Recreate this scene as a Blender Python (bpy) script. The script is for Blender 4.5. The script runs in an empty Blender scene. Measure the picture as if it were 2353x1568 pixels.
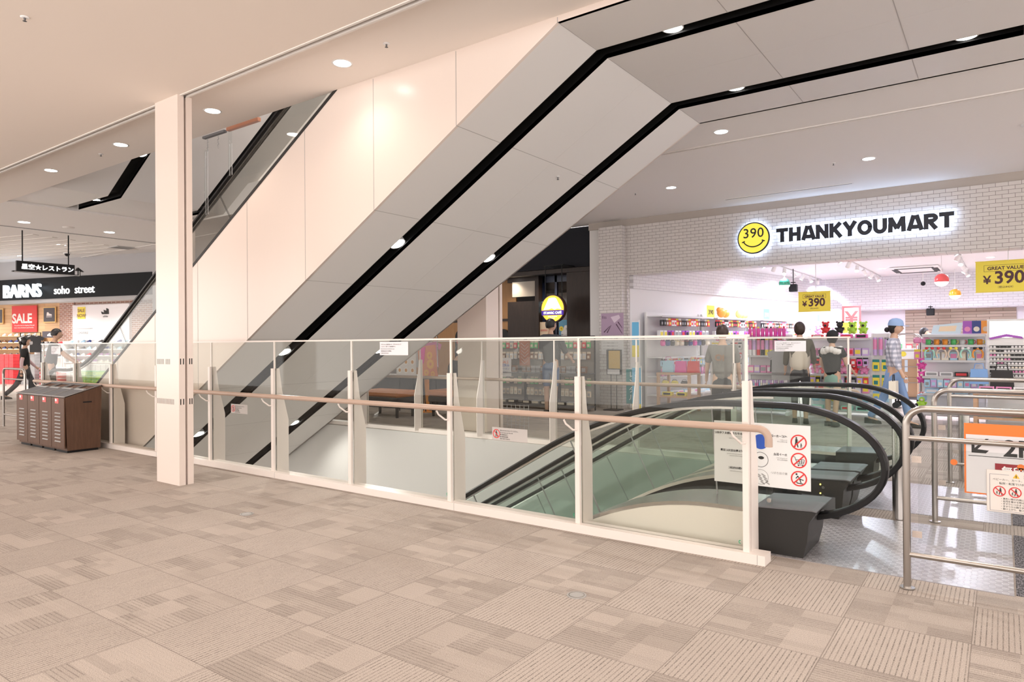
import bpy, bmesh, math, random
from mathutils import Vector, Matrix
from math import sin, cos, pi, radians as RAD
random.seed(7)
S = bpy.context.scene
COL = S.collection
# ------------------------------------------------------------ camera, world, exposure
cam = bpy.data.objects.new('camera', bpy.data.cameras.new('camera'))
COL.objects.link(cam)
cam.data.lens = 24.0
cam.data.sensor_width = 36.0
cam.data.clip_end = 200
_y, _p, _r = RAD(35.74), RAD(0.1765), RAD(-0.403)
_F = Vector((-sin(_y), cos(_y), 0)); _R = Vector((cos(_y), sin(_y), 0)); _U = Vector((0, 0, 1))
_F2 = _F*cos(_p)+_U*sin(_p); _U2 = _U*cos(_p)-_F*sin(_p)
_R3 = _R*cos(_r)+_U2*sin(_r); _U3 = _U2*cos(_r)-_R*sin(_r)
mw = Matrix.Identity(4)
for i in range(3):
    mw[i][0] = _R3[i]; mw[i][1] = _U3[i]; mw[i][2] = -_F2[i]
mw[2][3] = 1.3
cam.matrix_world = mw
S.camera = cam
S.view_settings.view_transform = 'Standard'
S.view_settings.look = 'None'
S.view_settings.gamma = 1.0
S.view_settings.use_curve_mapping = False
S.view_settings.exposure = 0.5
wd = bpy.data.worlds.new('hall_ambience'); S.world = wd
wd.use_nodes = True
wd.node_tree.nodes['Background'].inputs[0].default_value = (1.0, 0.93, 0.885, 1)
wd.node_tree.nodes['Background'].inputs[1].default_value = 2.6
S.cycles.max_bounces = 8
S.cycles.transparent_max_bounces = 20
S.cycles.diffuse_bounces = 4
S.cycles.glossy_bounces = 3
S.cycles.use_denoising = True
S.cycles.sample_clamp_indirect = 4.0
S.cycles.caustics_reflective = False
S.cycles.caustics_refractive = False

# ------------------------------------------------------------ materials
M = {}
def mat(name, col, rough=0.5, metal=0.0, emit=None, estr=0.0, spec=0.5, alpha=None):
    if name in M: return M[name]
    m = bpy.data.materials.new(name); m.use_nodes = True
    b = m.node_tree.nodes['Principled BSDF']
    b.inputs['Base Color'].default_value = (*col, 1)
    b.inputs['Roughness'].default_value = rough
    b.inputs['Metallic'].default_value = metal
    b.inputs['Specular IOR Level'].default_value = spec
    if emit is not None:
        b.inputs['Emission Color'].default_value = (*emit, 1)
        b.inputs['Emission Strength'].default_value = estr
    M[name] = m
    return m
class NT:
    """small expression helper over a material's node tree"""
    def __init__(s, m):
        s.t = m.node_tree; s.b = s.t.nodes['Principled BSDF']
    def n(s, typ, **kw):
        nd = s.t.nodes.new(typ)
        for k, v in kw.items(): setattr(nd, k, v)
        return nd
    def put(s, sock, v):
        if isinstance(v, (int, float)): sock.default_value = v
        elif isinstance(v, tuple): sock.default_value = (*v, 1) if len(v) == 3 and sock.type == 'RGBA' else v
        else: s.t.links.new(v, sock)
    def m(s, op, a, b=0.0, c=0.0):
        nd = s.n('ShaderNodeMath', operation=op)
        for i, v in enumerate((a, b, c)): s.put(nd.inputs[i], v)
        return nd.outputs[0]
    def mix(s, f, a, b):
        nd = s.n('ShaderNodeMix', data_type='RGBA')
        s.put(nd.inputs[0], f); s.put(nd.inputs[6], a); s.put(nd.inputs[7], b)
        return nd.outputs[2]
    def xyz(s):
        g = s.n('ShaderNodeTexCoord'); sp = s.n('ShaderNodeSeparateXYZ')
        s.t.links.new(g.outputs['Object'], sp.inputs[0])
        return g.outputs['Object'], sp.outputs[0], sp.outputs[1], sp.outputs[2]
    def comb(s, x, y, z=0.0):
        nd = s.n('ShaderNodeCombineXYZ')
        for i, v in enumerate((x, y, z)): s.put(nd.inputs[i], v)
        return nd.outputs[0]
    def white(s, v):
        nd = s.n('ShaderNodeTexWhiteNoise', noise_dimensions='3D'); s.put(nd.inputs[0], v); return nd.outputs[0]
    def noise(s, v, sc, det=2.0, rough=0.5):
        nd = s.n('ShaderNodeTexNoise'); s.put(nd.inputs['Vector'], v)
        nd.inputs['Scale'].default_value = sc; nd.inputs['Detail'].default_value = det; nd.inputs['Roughness'].default_value = rough
        return nd.outputs[0]
    def ramp(s, v, a, b):
        nd = s.n('ShaderNodeMapRange'); s.put(nd.inputs[0], v); nd.inputs[1].default_value = a; nd.inputs[2].default_value = b
        return nd.outputs[0]
    def bump(s, h, st=0.3, dist=0.01):
        nd = s.n('ShaderNodeBump'); nd.inputs['Strength'].default_value = st; nd.inputs['Distance'].default_value = dist
        s.put(nd.inputs['Height'], h); s.t.links.new(nd.outputs[0], s.b.inputs['Normal'])
    def col(s, c): s.put(s.b.inputs['Base Color'], c)

def glass(name, tint, refl=1.0, rough=0.0):
    m = bpy.data.materials.new(name); m.use_nodes = True; t = m.node_tree; t.nodes.clear()
    o = t.nodes.new('ShaderNodeOutputMaterial'); mx = t.nodes.new('ShaderNodeMixShader')
    tr = t.nodes.new('ShaderNodeBsdfTransparent'); gl = t.nodes.new('ShaderNodeBsdfGlossy')
    lw = t.nodes.new('ShaderNodeLayerWeight'); lw.inputs[0].default_value = 0.5
    p5 = t.nodes.new('ShaderNodeMath'); p5.operation = 'POWER'; p5.inputs[1].default_value = 5.0
    k = t.nodes.new('ShaderNodeMath'); k.operation = 'MULTIPLY_ADD'; k.inputs[1].default_value = 0.9*refl; k.inputs[2].default_value = 0.04*refl
    tr.inputs[0].default_value = (*tint, 1); gl.inputs['Roughness'].default_value = rough
    t.links.new(lw.outputs['Facing'], p5.inputs[0]); t.links.new(p5.outputs[0], k.inputs[0]); t.links.new(k.outputs[0], mx.inputs[0])
    t.links.new(tr.outputs[0], mx.inputs[1]); t.links.new(gl.outputs[0], mx.inputs[2])
    t.links.new(mx.outputs[0], o.inputs[0])
    M[name] = m
    return m

mat('paint', (0.80, 0.765, 0.735), 0.6)
mat('paint_ceiling', (0.86, 0.84, 0.825), 0.75); mat('ceiling_warm_lit', (0.87, 0.79, 0.72), 0.75)  # front ceiling copy has the warm light's tint put into its colour
mat('panel_warm_tint', (0.80, 0.70, 0.64), 0.26)  # white panels with the pink of warm light put into their colour
mat('soffit_white', (0.74, 0.725, 0.71), 0.45)
mat('slot_black', (0.008, 0.008, 0.008), 0.6, spec=0.2)
mat('steel_white', (0.80, 0.735, 0.69), 0.35)
mat('black', (0.010, 0.010, 0.011), 0.5, spec=0.25)
mat('rubber', (0.008, 0.008, 0.009), 0.38, spec=0.28)
mat('charcoal', (0.028, 0.027, 0.026), 0.45, spec=0.25)
mat('stainless', (0.60, 0.575, 0.55), 0.26, 1.0)
mat('stainless_dull', (0.40, 0.37, 0.345), 0.30, 1.0)
mat('pipe_beige', (0.47, 0.345, 0.275), 0.38)
mat('white', (0.86, 0.86, 0.86), 0.5)
mat('cream', (0.86, 0.825, 0.76), 0.5)
mat('red', (0.70, 0.03, 0.03), 0.5)
mat('sign_red', (0.62, 0.02, 0.025), 0.5)
mat('ink', (0.02, 0.02, 0.02), 0.6)
mat('grey', (0.35, 0.35, 0.35), 0.5)
mat('grey_light', (0.6, 0.6, 0.61), 0.5)
mat('grey_dark', (0.12, 0.12, 0.13), 0.5)
mat('lamp', (1, 1, 1), 0.5, emit=(1.0, 0.97, 0.93), estr=14.0)
mat('lamp_cool', (1, 1, 1), 0.5, emit=(0.92, 0.94, 1.0), estr=14.0)
glass('glass_rail', (0.91, 0.915, 0.895), 0.45)
glass('glass_green', (0.945, 0.975, 0.96), 0.45)
glass('acrylic', (0.95, 0.96, 0.96), 0.45)

# ------------------------------------------------------------ mesh helpers
class MB:
    def __init__(s): s.v = []; s.f = []; s.mi = []; s.sm = []; s.k = 0; s.smooth = False
    def add(s, vs, fs, smooth=None):
        b = len(s.v); s.v += [tuple(v) for v in vs]
        for f in fs:
            s.f.append(tuple(b+i for i in f)); s.mi.append(s.k); s.sm.append(s.smooth if smooth is None else smooth)
        return s
    def box(s, x0, x1, y0, y1, z0, z1):
        return s.add([(x0,y0,z0),(x1,y0,z0),(x1,y1,z0),(x0,y1,z0),(x0,y0,z1),(x1,y0,z1),(x1,y1,z1),(x0,y1,z1)],
                     [(0,3,2,1),(4,5,6,7),(0,1,5,4),(1,2,6,5),(2,3,7,6),(3,0,4,7)])
    def obox(s, c, sx, sy, sz, M3):
        """box centred at c, half axes given by rotation M3"""
        c = Vector(c); vs = []
        for z in (-.5,.5):
            for x, y in ((-.5,-.5),(.5,-.5),(.5,.5),(-.5,.5)):
                vs.append(c + M3 @ Vector((x*sx, y*sy, z*sz)))
        return s.add(vs, [(0,3,2,1),(4,5,6,7),(0,1,5,4),(1,2,6,5),(2,3,7,6),(3,0,4,7)])
    def rbox(s, x0, x1, y0, y1, z0, z1, r=0.01):
        """box with chamfered edges all round"""
        vs = []; fs = []
        for (z, d) in ((z0, r), (z0+r, 0), (z1-r, 0), (z1, r)):
            a, b, c, e = x0+d, x1-d, y0+d, y1-d
            q = r if d == 0 else r*0.4
            vs += [(a+q,c,z),(b-q,c,z),(b,c+q,z),(b,e-q,z),(b-q,e,z),(a+q,e,z),(a,e-q,z),(a,c+q,z)]
        fs.append(tuple(reversed(range(8)))); fs.append(tuple(range(24, 32)))
        for l in range(3):
            for i in range(8):
                j = (i+1) % 8; fs.append((l*8+i, l*8+j, l*8+8+j, l*8+8+i))
        return s.add(vs, fs)
    def cyl(s, p0, p1, r0, r1=None, n=16, cap=True):
        r1 = r0 if r1 is None else r1
        p0 = Vector(p0); p1 = Vector(p1); d = (p1-p0).normalized()
        a = d.orthogonal().normalized(); b = d.cross(a)
        vs = [p0+(a*cos(2*pi*i/n)+b*sin(2*pi*i/n))*r0 for i in range(n)]+[p1+(a*cos(2*pi*i/n)+b*sin(2*pi*i/n))*r1 for i in range(n)]
        s.add(vs, [(i,(i+1)%n,n+(i+1)%n,n+i) for i in range(n)], True)
        if cap:
            s.add(vs[:n], [tuple(reversed(range(n)))], False); s.add(vs[n:], [tuple(range(n))], False)
        return s
    def tube(s, pts, r, n=10, closed=False):
        pts = [Vector(p) for p in pts]; m = len(pts); rings = []; up = None
        rr = r if isinstance(r, (list, tuple)) else [r]*m
        for i in range(m):
            if closed: d = pts[(i+1)%m]-pts[i-1]
            else: d = pts[min(i+1,m-1)]-pts[max(i-1,0)]
            d.normalize()
            if up is None: up = d.orthogonal().normalized()
            up = (up-d*up.dot(d)).normalized(); q = d.cross(up)
            rings.append([pts[i]+(up*cos(2*pi*k/n)+q*sin(2*pi*k/n))*rr[i] for k in range(n)])
        vs = [v for g in rings for v in g]; fs = []
        for i in range(m if closed else m-1):
            j = (i+1) % m
            for k in range(n): fs.append((i*n+k, i*n+(k+1)%n, j*n+(k+1)%n, j*n+k))
        s.add(vs, fs, True)
        if not closed:
            s.add(rings[0], [tuple(reversed(range(n)))], False); s.add(rings[-1], [tuple(range(n))], False)
        return s
    def sweep(s, pts, prof, up0):
        """sweep a closed 2D profile (a along side, b along up) on a path; up0 = side direction (fixed)"""
        pts = [Vector(p) for p in pts]; side = Vector(up0); m = len(pts); n = len(prof); vs = []
        for i in range(m):
            d = (pts[min(i+1,m-1)]-pts[max(i-1,0)]).normalized(); u = d.cross(side).normalized()
            vs += [pts[i]+side*a+u*b for a, b in prof]
        fs = [(i*n+k, i*n+(k+1)%n, (i+1)*n+(k+1)%n, (i+1)*n+k) for i in range(m-1) for k in range(n)]
        fs += [tuple(reversed(range(n))), tuple((m-1)*n+k for k in range(n))]
        return s.add(vs, fs, False)
    def lathe(s, prof, c=(0,0,0), n=20, sx=1, sy=1):
        c = Vector(c); m = len(prof); vs = []
        for r, z in prof:
            vs += [c+Vector((r*cos(2*pi*k/n)*sx, r*sin(2*pi*k/n)*sy, z)) for k in range(n)]
        fs = [(i*n+k, i*n+(k+1)%n, (i+1)*n+(k+1)%n, (i+1)*n+k) for i in range(m-1) for k in range(n)]
        s.add(vs, fs, True)
        if prof[0][0] > 1e-5: s.add(vs[:n], [tuple(reversed(range(n)))], False)
        if prof[-1][0] > 1e-5: s.add(vs[-n:], [tuple(range(n))], False)
        return s
    def ball(s, c, r, sx=1, sy=1, sz=1, n=14, m=8):
        prof = [(max(1e-6, r*sin(pi*i/m)), -r*cos(pi*i/m)*sz) for i in range(m+1)]
        return s.lathe(prof, c, n, sx, sy)
    def prism(s, poly, axis, a, b):
        """polygon in the plane perpendicular to axis (x: (y,z), y: (x,z), z: (x,y)) extruded a..b"""
        f = {'x': lambda p, t: (t, p[0], p[1]), 'y': lambda p, t: (p[0], t, p[1]), 'z': lambda p, t: (p[0], p[1], t)}[axis]
        n = len(poly)
        ar = sum(poly[i][0]*poly[(i+1)%n][1]-poly[(i+1)%n][0]*poly[i][1] for i in range(n))
        if (ar > 0) == (axis == 'y'): poly = list(reversed(poly))
        vs = [f(p, a) for p in poly]+[f(p, b) for p in poly]
        return s.add(vs, [tuple(reversed(range(n))), tuple(range(n, 2*n))]+[(i,(i+1)%n,n+(i+1)%n,n+i) for i in range(n)])
    def quad(s, a, b, c, d): return s.add([a,b,c,d], [(0,1,2,3)])
    def disc(s, c, r, nrm=(0,0,1), n=20, r0=0.0):
        c = Vector(c); d = Vector(nrm).normalized(); a = d.orthogonal().normalized(); b = d.cross(a)
        o = [c+(a*cos(2*pi*i/n)+b*sin(2*pi*i/n))*r for i in range(n)]
        if r0 <= 0: return s.add(o, [tuple(range(n))])
        q = [c+(a*cos(2*pi*i/n)+b*sin(2*pi*i/n))*r0 for i in range(n)]
        return s.add(o+q, [(i,(i+1)%n,n+(i+1)%n,n+i) for i in range(n)])
    def mesh(s, name, mats):
        me = bpy.data.meshes.new(name)
        me.from_pydata(s.v, [], s.f)
        for m in (mats if isinstance(mats, (list, tuple)) else [mats]): me.materials.append(m)
        me.polygons.foreach_set('material_index', s.mi)
        me.polygons.foreach_set('use_smooth', s.sm)
        me.update()
        return me

def tag(o, label, cat=None, group=None, kind=None):
    if label: o['label'] = label
    if cat: o['category'] = cat
    if group: o['group'] = group
    if kind: o['kind'] = kind
    return o
def thing(name, label, cat, loc=(0,0,0), rz=0.0, group=None):
    o = bpy.data.objects.new(name, None); COL.objects.link(o)
    o.empty_display_size = 0.1
    o.location = loc; o.rotation_euler = (0, 0, rz)
    return tag(o, label, cat, group)
def obj(name, mb, m, parent=None, world=True, label=None):
    """link a mesh builder (or mesh) as ONE object; with world=True its coordinates are world ones"""
    me = mb if isinstance(mb, bpy.types.Mesh) else mb.mesh(name, [M[x] if isinstance(x, str) else x for x in (m if isinstance(m, (list, tuple)) else [m])])
    o = bpy.data.objects.new(name, me); COL.objects.link(o)
    if parent is not None:
        o.parent = parent
        if world:
            p = parent; off = Vector((0,0,0))
            while p is not None: off += p.location; p = p.parent
            o.location = -off
    if label: o['label'] = label
    return o
def struct(name, mb, m):
    o = obj(name, mb, m); o['kind'] = 'structure'; return o
def solo(name, mb, m, label, cat, group=None, kind=None):
    return tag(obj(name, mb, m), label, cat, group, kind)
def dup(root, loc=None, rz=None, label=None, group=None, me=None):
    r = root.copy(); COL.objects.link(r)
    if loc is not None: r.location = loc
    if rz is not None: r.rotation_euler = (0, 0, rz)
    if label: r['label'] = label
    if group: r['group'] = group
    for ch in list(root.children):
        c = ch.copy(); COL.objects.link(c); c.parent = r
        for g in list(ch.children):
            d = g.copy(); COL.objects.link(d); d.parent = c
    return r
_tc = {}
def text(body, size, at, right, m, parent=None, up=(0,0,1), align='LEFT', ext=0.001, bold=0.0, xs=1.0, name='lettering', flip=False, shear=0.0, sp=1.0):
    """lettering as a mesh: at = anchor point, right/up = directions of the text plane"""
    cu = bpy.data.curves.new('t', 'FONT'); cu.body = body; cu.size = size; cu.align_x = align; cu.extrude = ext
    cu.offset = bold; cu.shear = shear; cu.space_character = sp; cu.resolution_u = 3
    o = bpy.data.objects.new('t', cu); COL.objects.link(o)
    dg = bpy.context.evaluated_depsgraph_get()
    me = bpy.data.meshes.new_from_object(o.evaluated_get(dg))
    bpy.data.objects.remove(o); bpy.data.curves.remove(cu)
    r = Vector(right).normalized(); u = Vector(up).normalized(); n = r.cross(u)
    at = Vector(at); f = -1 if flip else 1
    for v in me.vertices:
        c = v.co.copy(); v.co = at + r*(c.x*xs*f) + u*c.y + n*c.z
    me.materials.clear(); me.materials.append(M[m] if isinstance(m, str) else m)
    me.name = name
    return obj(name, me, None, parent)
def light(name, kind, loc, energy, col=(1,1,1), size=0.1, rot=None, spot=None, blend=0.6, parent=None):
    l = bpy.data.lights.new(name, kind); l.energy = energy; l.color = col
    if kind == 'AREA': l.size = size
    else: l.shadow_soft_size = size
    if kind == 'SPOT': l.spot_size = RAD(spot or 120); l.spot_blend = blend
    o = bpy.data.objects.new(name, l); COL.objects.link(o); o.location = loc
    if rot: o.rotation_euler = rot
    return o
# ------------------------------------------------------------ procedural surfaces
def carpet():
    m = mat('carpet_tiles', (0.4, 0.33, 0.28), 0.95, spec=0.1); t = NT(m)
    v, x, y, z = t.xyz()
    gx = t.m('ADD', x, 100.12); gy = t.m('ADD', y, 99.99)
    ix = t.m('FLOOR', t.m('MULTIPLY', gx, 2.0)); iy = t.m('FLOOR', t.m('MULTIPLY', gy, 2.0))
    odd = t.m('MODULO', t.m('ADD', ix, iy), 2.0)
    inv = t.m('SUBTRACT', 1.0, odd)
    along = t.m('ADD', t.m('MULTIPLY', gy, odd), t.m('MULTIPLY', gx, inv))
    across = t.m('ADD', t.m('MULTIPLY', gx, odd), t.m('MULTIPLY', gy, inv))
    fr = t.m('FRACT', t.m('MULTIPLY', across, 50.0))
    line = t.m('SUBTRACT', 1.0, t.ramp(t.m('ABSOLUTE', t.m('SUBTRACT', fr, 0.5)), 0.07, 0.16))
    tid = t.m('ADD', t.m('MULTIPLY', ix, 7.3), t.m('MULTIPLY', iy, 3.7))
    def cell(fa, fc, seed):
        return t.white(t.comb(t.m('FLOOR', t.m('MULTIPLY', along, fa)), t.m('FLOOR', t.m('MULTIPLY', across, fc)), t.m('ADD', tid, seed)))
    dash = cell(16.0, 50.0, 0.5); fleck = t.noise(v, 95.0, 2.0, 0.6)
    blk = cell(6.0, 10.0, 2.5); blk2 = cell(4.0, 20.0, 5.5); tile = t.white(t.comb(ix, iy, 3.0))
    strong = t.m('ADD', t.m('MULTIPLY', odd, 0.85), t.m('MULTIPLY', inv, t.m('ADD', 0.12, t.m('MULTIPLY', t.m('GREATER_THAN', blk, 0.5), 0.5))))
    lm = t.m('MULTIPLY', t.m('MULTIPLY', line, strong), t.m('MULTIPLY', t.m('ADD', 0.5, t.m('MULTIPLY', dash, 0.5)), t.ramp(fleck, 0.25, 0.62)))
    patch = t.m('MULTIPLY', inv, t.m('MULTIPLY', t.ramp(t.m('ADD', t.m('MULTIPLY', blk, 0.55), t.m('MULTIPLY', blk2, 0.45)), 0.3, 0.85), 0.34))
    fine = t.noise(v, 260.0, 2.0, 0.7); big = t.noise(v, 1.3, 3.0)
    fib = t.noise(v, 700.0, 1.0)
    base = t.mix(t.ramp(big, 0.3, 0.7), (0.57, 0.505, 0.455), (0.51, 0.45, 0.405))
    base = t.mix(t.m('MULTIPLY', t.m('SUBTRACT', tile, 0.5), 0.35), base, (0.27, 0.23, 0.20))
    c = t.mix(patch, base, (0.20, 0.17, 0.15))
    c = t.mix(lm, c, (0.075, 0.065, 0.06))
    c = t.mix(t.m('MULTIPLY', t.ramp(fine, 0.44, 0.72), 0.75), c, (0.17, 0.145, 0.125))
    seamx = t.m('ABSOLUTE', t.m('SUBTRACT', t.m('FRACT', t.m('MULTIPLY', gx, 2.0)), 0.5))
    seamy = t.m('ABSOLUTE', t.m('SUBTRACT', t.m('FRACT', t.m('MULTIPLY', gy, 2.0)), 0.5))
    seam = t.m('GREATER_THAN', t.m('MAXIMUM', seamx, seamy), 0.4955)
    c = t.mix(t.m('MULTIPLY', seam, 0.5), c, (0.12, 0.10, 0.09))
    t.col(c)
    t.bump(t.m('ADD', t.m('SUBTRACT', fib, t.m('MULTIPLY', lm, 0.8)), fine), 0.35, 0.004)
    return m
carpet()
def bricks(name, c1, c2, mo, w, h, mort, rough=0.35, bias=0.0, plane='xz', vary=0.5):
    m = mat(name, c1, rough); t = NT(m); v, x, y, z = t.xyz()
    vec = t.comb(x, z) if plane == 'xz' else t.comb(y, z) if plane == 'yz' else t.comb(x, y)
    b = t.n('ShaderNodeTexBrick'); t.put(b.inputs['Vector'], vec)
    b.inputs['Color1'].default_value = (*c1, 1); b.inputs['Color2'].default_value = (*c2, 1); b.inputs['Mortar'].default_value = (*mo, 1)
    b.inputs['Scale'].default_value = 1.0; b.inputs['Mortar Size'].default_value = mort; b.inputs['Mortar Smooth'].default_value = 0.05
    b.inputs['Bias'].default_value = bias; b.inputs['Brick Width'].default_value = w; b.inputs['Row Height'].default_value = h
    t.col(b.outputs[0]); t.bump(t.m('SUBTRACT', 1.0, b.outputs[1]), 0.5, 0.004)
    return m
bricks('white_brick', (0.66, 0.62, 0.60), (0.62, 0.585, 0.565), (0.16, 0.13, 0.125), 0.1535, 0.0588, 0.0024)
bricks('white_brick_side', (0.66, 0.62, 0.60), (0.62, 0.585, 0.565), (0.16, 0.13, 0.125), 0.1535, 0.0588, 0.0024, plane='yz')
bricks('white_brick_inner', (0.78, 0.77, 0.79), (0.74, 0.73, 0.76), (0.55, 0.53, 0.56), 0.20, 0.065, 0.004, plane='yz')
bricks('white_brick_back', (0.74, 0.74, 0.78), (0.70, 0.70, 0.75), (0.50, 0.49, 0.54), 0.20, 0.065, 0.005)
bricks('red_brick', (0.42, 0.23, 0.17), (0.30, 0.16, 0.12), (0.62, 0.56, 0.52), 0.22, 0.075, 0.012, 0.8)
bricks('timber_wall', (0.72, 0.50, 0.29), (0.62, 0.40, 0.22), (0.40, 0.25, 0.13), 1.3, 0.14, 0.004, 0.6)
bricks('slate_wood', (0.50, 0.40, 0.33), (0.36, 0.28, 0.22), (0.20, 0.15, 0.12), 0.55, 0.075, 0.006, 0.7)
bricks('store_planks', (0.50, 0.41, 0.35), (0.36, 0.28, 0.23), (0.22, 0.17, 0.14), 0.9, 0.14, 0.003, 0.3, plane='xy')
def wood(name, a, b, sc=9.0, rough=0.5):
    m = mat(name, a, rough); t = NT(m); v, x, y, z = t.xyz()
    vec = t.comb(t.m('MULTIPLY', x, 1.0), y, t.m('MULTIPLY', z, 0.12))
    n1 = t.noise(vec, sc*4, 4.0, 0.65); n2 = t.noise(v, 160.0, 2.0)
    t.col(t.mix(t.ramp(t.m('ADD', t.m('MULTIPLY', n1, 0.8), t.m('MULTIPLY', n2, 0.25)), 0.3, 0.75), a, b))
    return m
wood('bin_wood', (0.075, 0.034, 0.018), (0.13, 0.062, 0.034), 8.0, 0.55)
wood('brown_wood', (0.020, 0.012, 0.009), (0.040, 0.023, 0.017), 8.0, 0.5)
wood('table_wood', (0.62, 0.40, 0.26), (0.52, 0.32, 0.20), 8.0, 0.5)
wood('orange_wood', (0.55, 0.30, 0.12), (0.45, 0.23, 0.09), 6.0, 0.5)
def tread():
    m = mat('tread_plate', (0.50, 0.49, 0.52), 0.30, 0.55); t = NT(m); v, x, y, z = t.xyz()
    row = t.m('FLOOR', t.m('MULTIPLY', y, 25.0))
    fx = t.m('SUBTRACT', t.m('FRACT', t.m('ADD', t.m('MULTIPLY', x, 18.0), t.m('MULTIPLY', t.m('MODULO', t.m('ABSOLUTE', row), 2.0), 0.5))), 0.5)
    fy = t.m('SUBTRACT', t.m('FRACT', t.m('MULTIPLY', y, 25.0)), 0.5)
    px = t.m('MULTIPLY', t.m('MAXIMUM', t.m('SUBTRACT', t.m('ABSOLUTE', fx), 0.16), 0.0), 2.2)
    d = t.m('SQRT', t.m('ADD', t.m('MULTIPLY', px, px), t.m('MULTIPLY', fy, fy)))
    ring = t.m('SUBTRACT', 1.0, t.ramp(t.m('ABSOLUTE', t.m('SUBTRACT', d, 0.24)), 0.05, 0.12))
    t.bump(ring, 0.6, 0.004)
    t.col(t.mix(ring, (0.44, 0.43, 0.455), (0.72, 0.72, 0.74)))
    return m
tread()
mm = mat('store_paint', (0.84, 0.83, 0.85), 0.5); mat('fascia_black', (0.010, 0.011, 0.013), 0.6, spec=0.15)
mat('navy_fascia', (0.020, 0.021, 0.027), 0.65, spec=0.15)
mat('lower_white', (0.60, 0.59, 0.575), 0.55)
mat('lilac_wall', (0.8, 0.76, 0.83), 0.5)  # flat pale lilac wall colour, no emission
mat('dark_brown', (0.028, 0.017, 0.013), 0.5)
mat('seam', (0.42, 0.40, 0.39), .6); mat('mat_dark', (0.05, 0.05, 0.055), 0.95)

m = mat('mat_weave', (.05, .05, .055), .95); t = NT(m); v, x, y, z = t.xyz()
t.col(t.mix(t.ramp(t.noise(t.comb(t.m('MULTIPLY', x, 3.0), t.m('MULTIPLY', y, 1.0), 0.0), 40.0, 3.0, .7), .42, .6), (.03, .03, .033), (.22, .21, .23)))
# ------------------------------------------------------------ the floor and the well in it
FX0, FX1, FY0, FY1 = -45.0, 9.0, -4.5, 12.35
WX0, WX1, WY0, WY1 = -11.7, -1.28, 4.17, 7.33
def plate(rects, z0, z1):
    mb = MB()
    for r in rects: mb.box(r[0], r[1], r[2], r[3], z0, z1)
    return mb
mbf = MB()
for (a, b, c, d) in ((FX0, FX1, FY0, WY0), (FX0, WX0, WY0, WY1), (WX1, FX1, WY0, WY1), (FX0, FX1, WY1, FY1)):
    mbf.box(a, b, c, d, -0.3, 0.0)
struct('floor', mbf, 'carpet_tiles')
mbw = MB()
mbw.box(WX0+.01, WX1, WY1-.03, WY1+.0, -1.35, -.005)
mbw.box(WX0+.01, WX1, WY0, WY0+.02, -1.35, -.005)
mbw.box(WX0, WX0+.02, WY0, WY1, -1.35, -.005)
struct('wall_well', mbw, 'lower_white')
struct('floor_lower', MB().box(-20, 8, 0, 12, -4.5, -4.4), mat('lower_floor', (0.5, 0.47, 0.44), 0.4))

# ------------------------------------------------------------ ceilings
ZF, ZC, ZS = 3.63, 3.72, 3.674
TY0, TY1 = 4.30, 7.23
mbc = MB()
mbc.box(FX0, FX1, FY0, 3.345, ZF, ZF+.3)
struct('ceiling', mbc, 'ceiling_warm_lit')
mbc = MB()
mbc.box(FX0, -13.45, TY0+.01, TY1, ZC, ZC+.5)
mbc.box(.22, FX1, TY0+.01, TY1, ZC, ZC+.5)
mbc.box(FX0, FX1, TY1, 8.21, ZC, ZC+.5)
mbc.box(FX0, FX1, 8.29, 12.4, ZC, ZC+.5)
struct('ceiling_raised', mbc, 'paint_ceiling')
struct('ceiling_strip', MB().box(FX0, FX1, 3.425, TY0+.01, ZC, ZC+.5), mat('strip_warm_lit', (0.87, 0.81, 0.755), 0.75))  # peach cast of the warm light is mixed into this strip's colour
struct('wall_upper_hall', MB().box(-14.2, .3, TY1+.35, TY1+.4, ZC+.5, 9.5), 'paint')
struct('ceiling_upper_hall', MB().box(-14.2, .3, TY0-1, TY1+.4, 9.5, 9.6), 'paint_ceiling')
# the two fire shutter slots in the ceiling
g = MB(); g.box(FX0, FX1, 3.365, 3.405, ZF+.12, ZF+.2); struct('trim_1', g, 'slot_black')
g = MB()
g.box(FX0, FX1, 3.345, 3.365, ZF-.008, ZF+.2); g.box(FX0, FX1, 3.405, 3.425, ZF-.008, ZC+.1)
struct('trim_2', g, 'paint')
g = MB(); g.box(FX0, FX1, 8.235, 8.265, ZC+.1, ZC+.2); struct('trim_3', g, 'slot_black')
g = MB(); g.box(FX0, FX1, 8.21, 8.235, ZC-.012, ZC+.2); g.box(FX0, FX1, 8.265, 8.29, ZC-.012, ZC+.2)
struct('trim_4', g, 'paint')
# ------------------------------------------------------------ shutter guide columns
def column(x0, x1, y0, y1, zt, slot, name, near):
    c = MB()
    ys0, ys1 = slot
    c.box(x0, x1, y0, ys0, 0, zt); c.box(x0, x1-.11, ys0, ys1, 0, zt); c.box(x0, x1, ys1, y1, 0, zt)
    o = struct(name, c, 'panel_warm_tint')
    s = MB(); s.box(x1-.11, x1-.085, ys0, ys1, 0, zt); obj('shutter_slot', s, 'slot_black', o)
    return o
col1 = column(-6.600, -6.190, 3.325, 3.462, ZF, (3.385, 3.405), 'column', True)
b = MB()
for z0, skip in ((1.123, True), (0.748, False)):
    for i in range(14):
        if skip and i in (6, 11, 12, 13): continue
        x = -6.582+i*.0225
        b.box(x, x+.006, 3.3243, 3.3262, z0, z0+.05)
    for y in (3.336, 3.364, 3.423, 3.444):
        b.box(-6.191, -6.1893, y, y+.009, z0, z0+.055)
obj('vent_slits', b, 'slot_black', col1)
col2 = column(-6.70, -6.15, 7.9, 8.30, ZC, (8.20, 8.235), 'column_far', False)
column(-12.96, -12.6, 6.6, 7.1, ZC, (6.80, 6.82), 'column_white', False)

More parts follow.
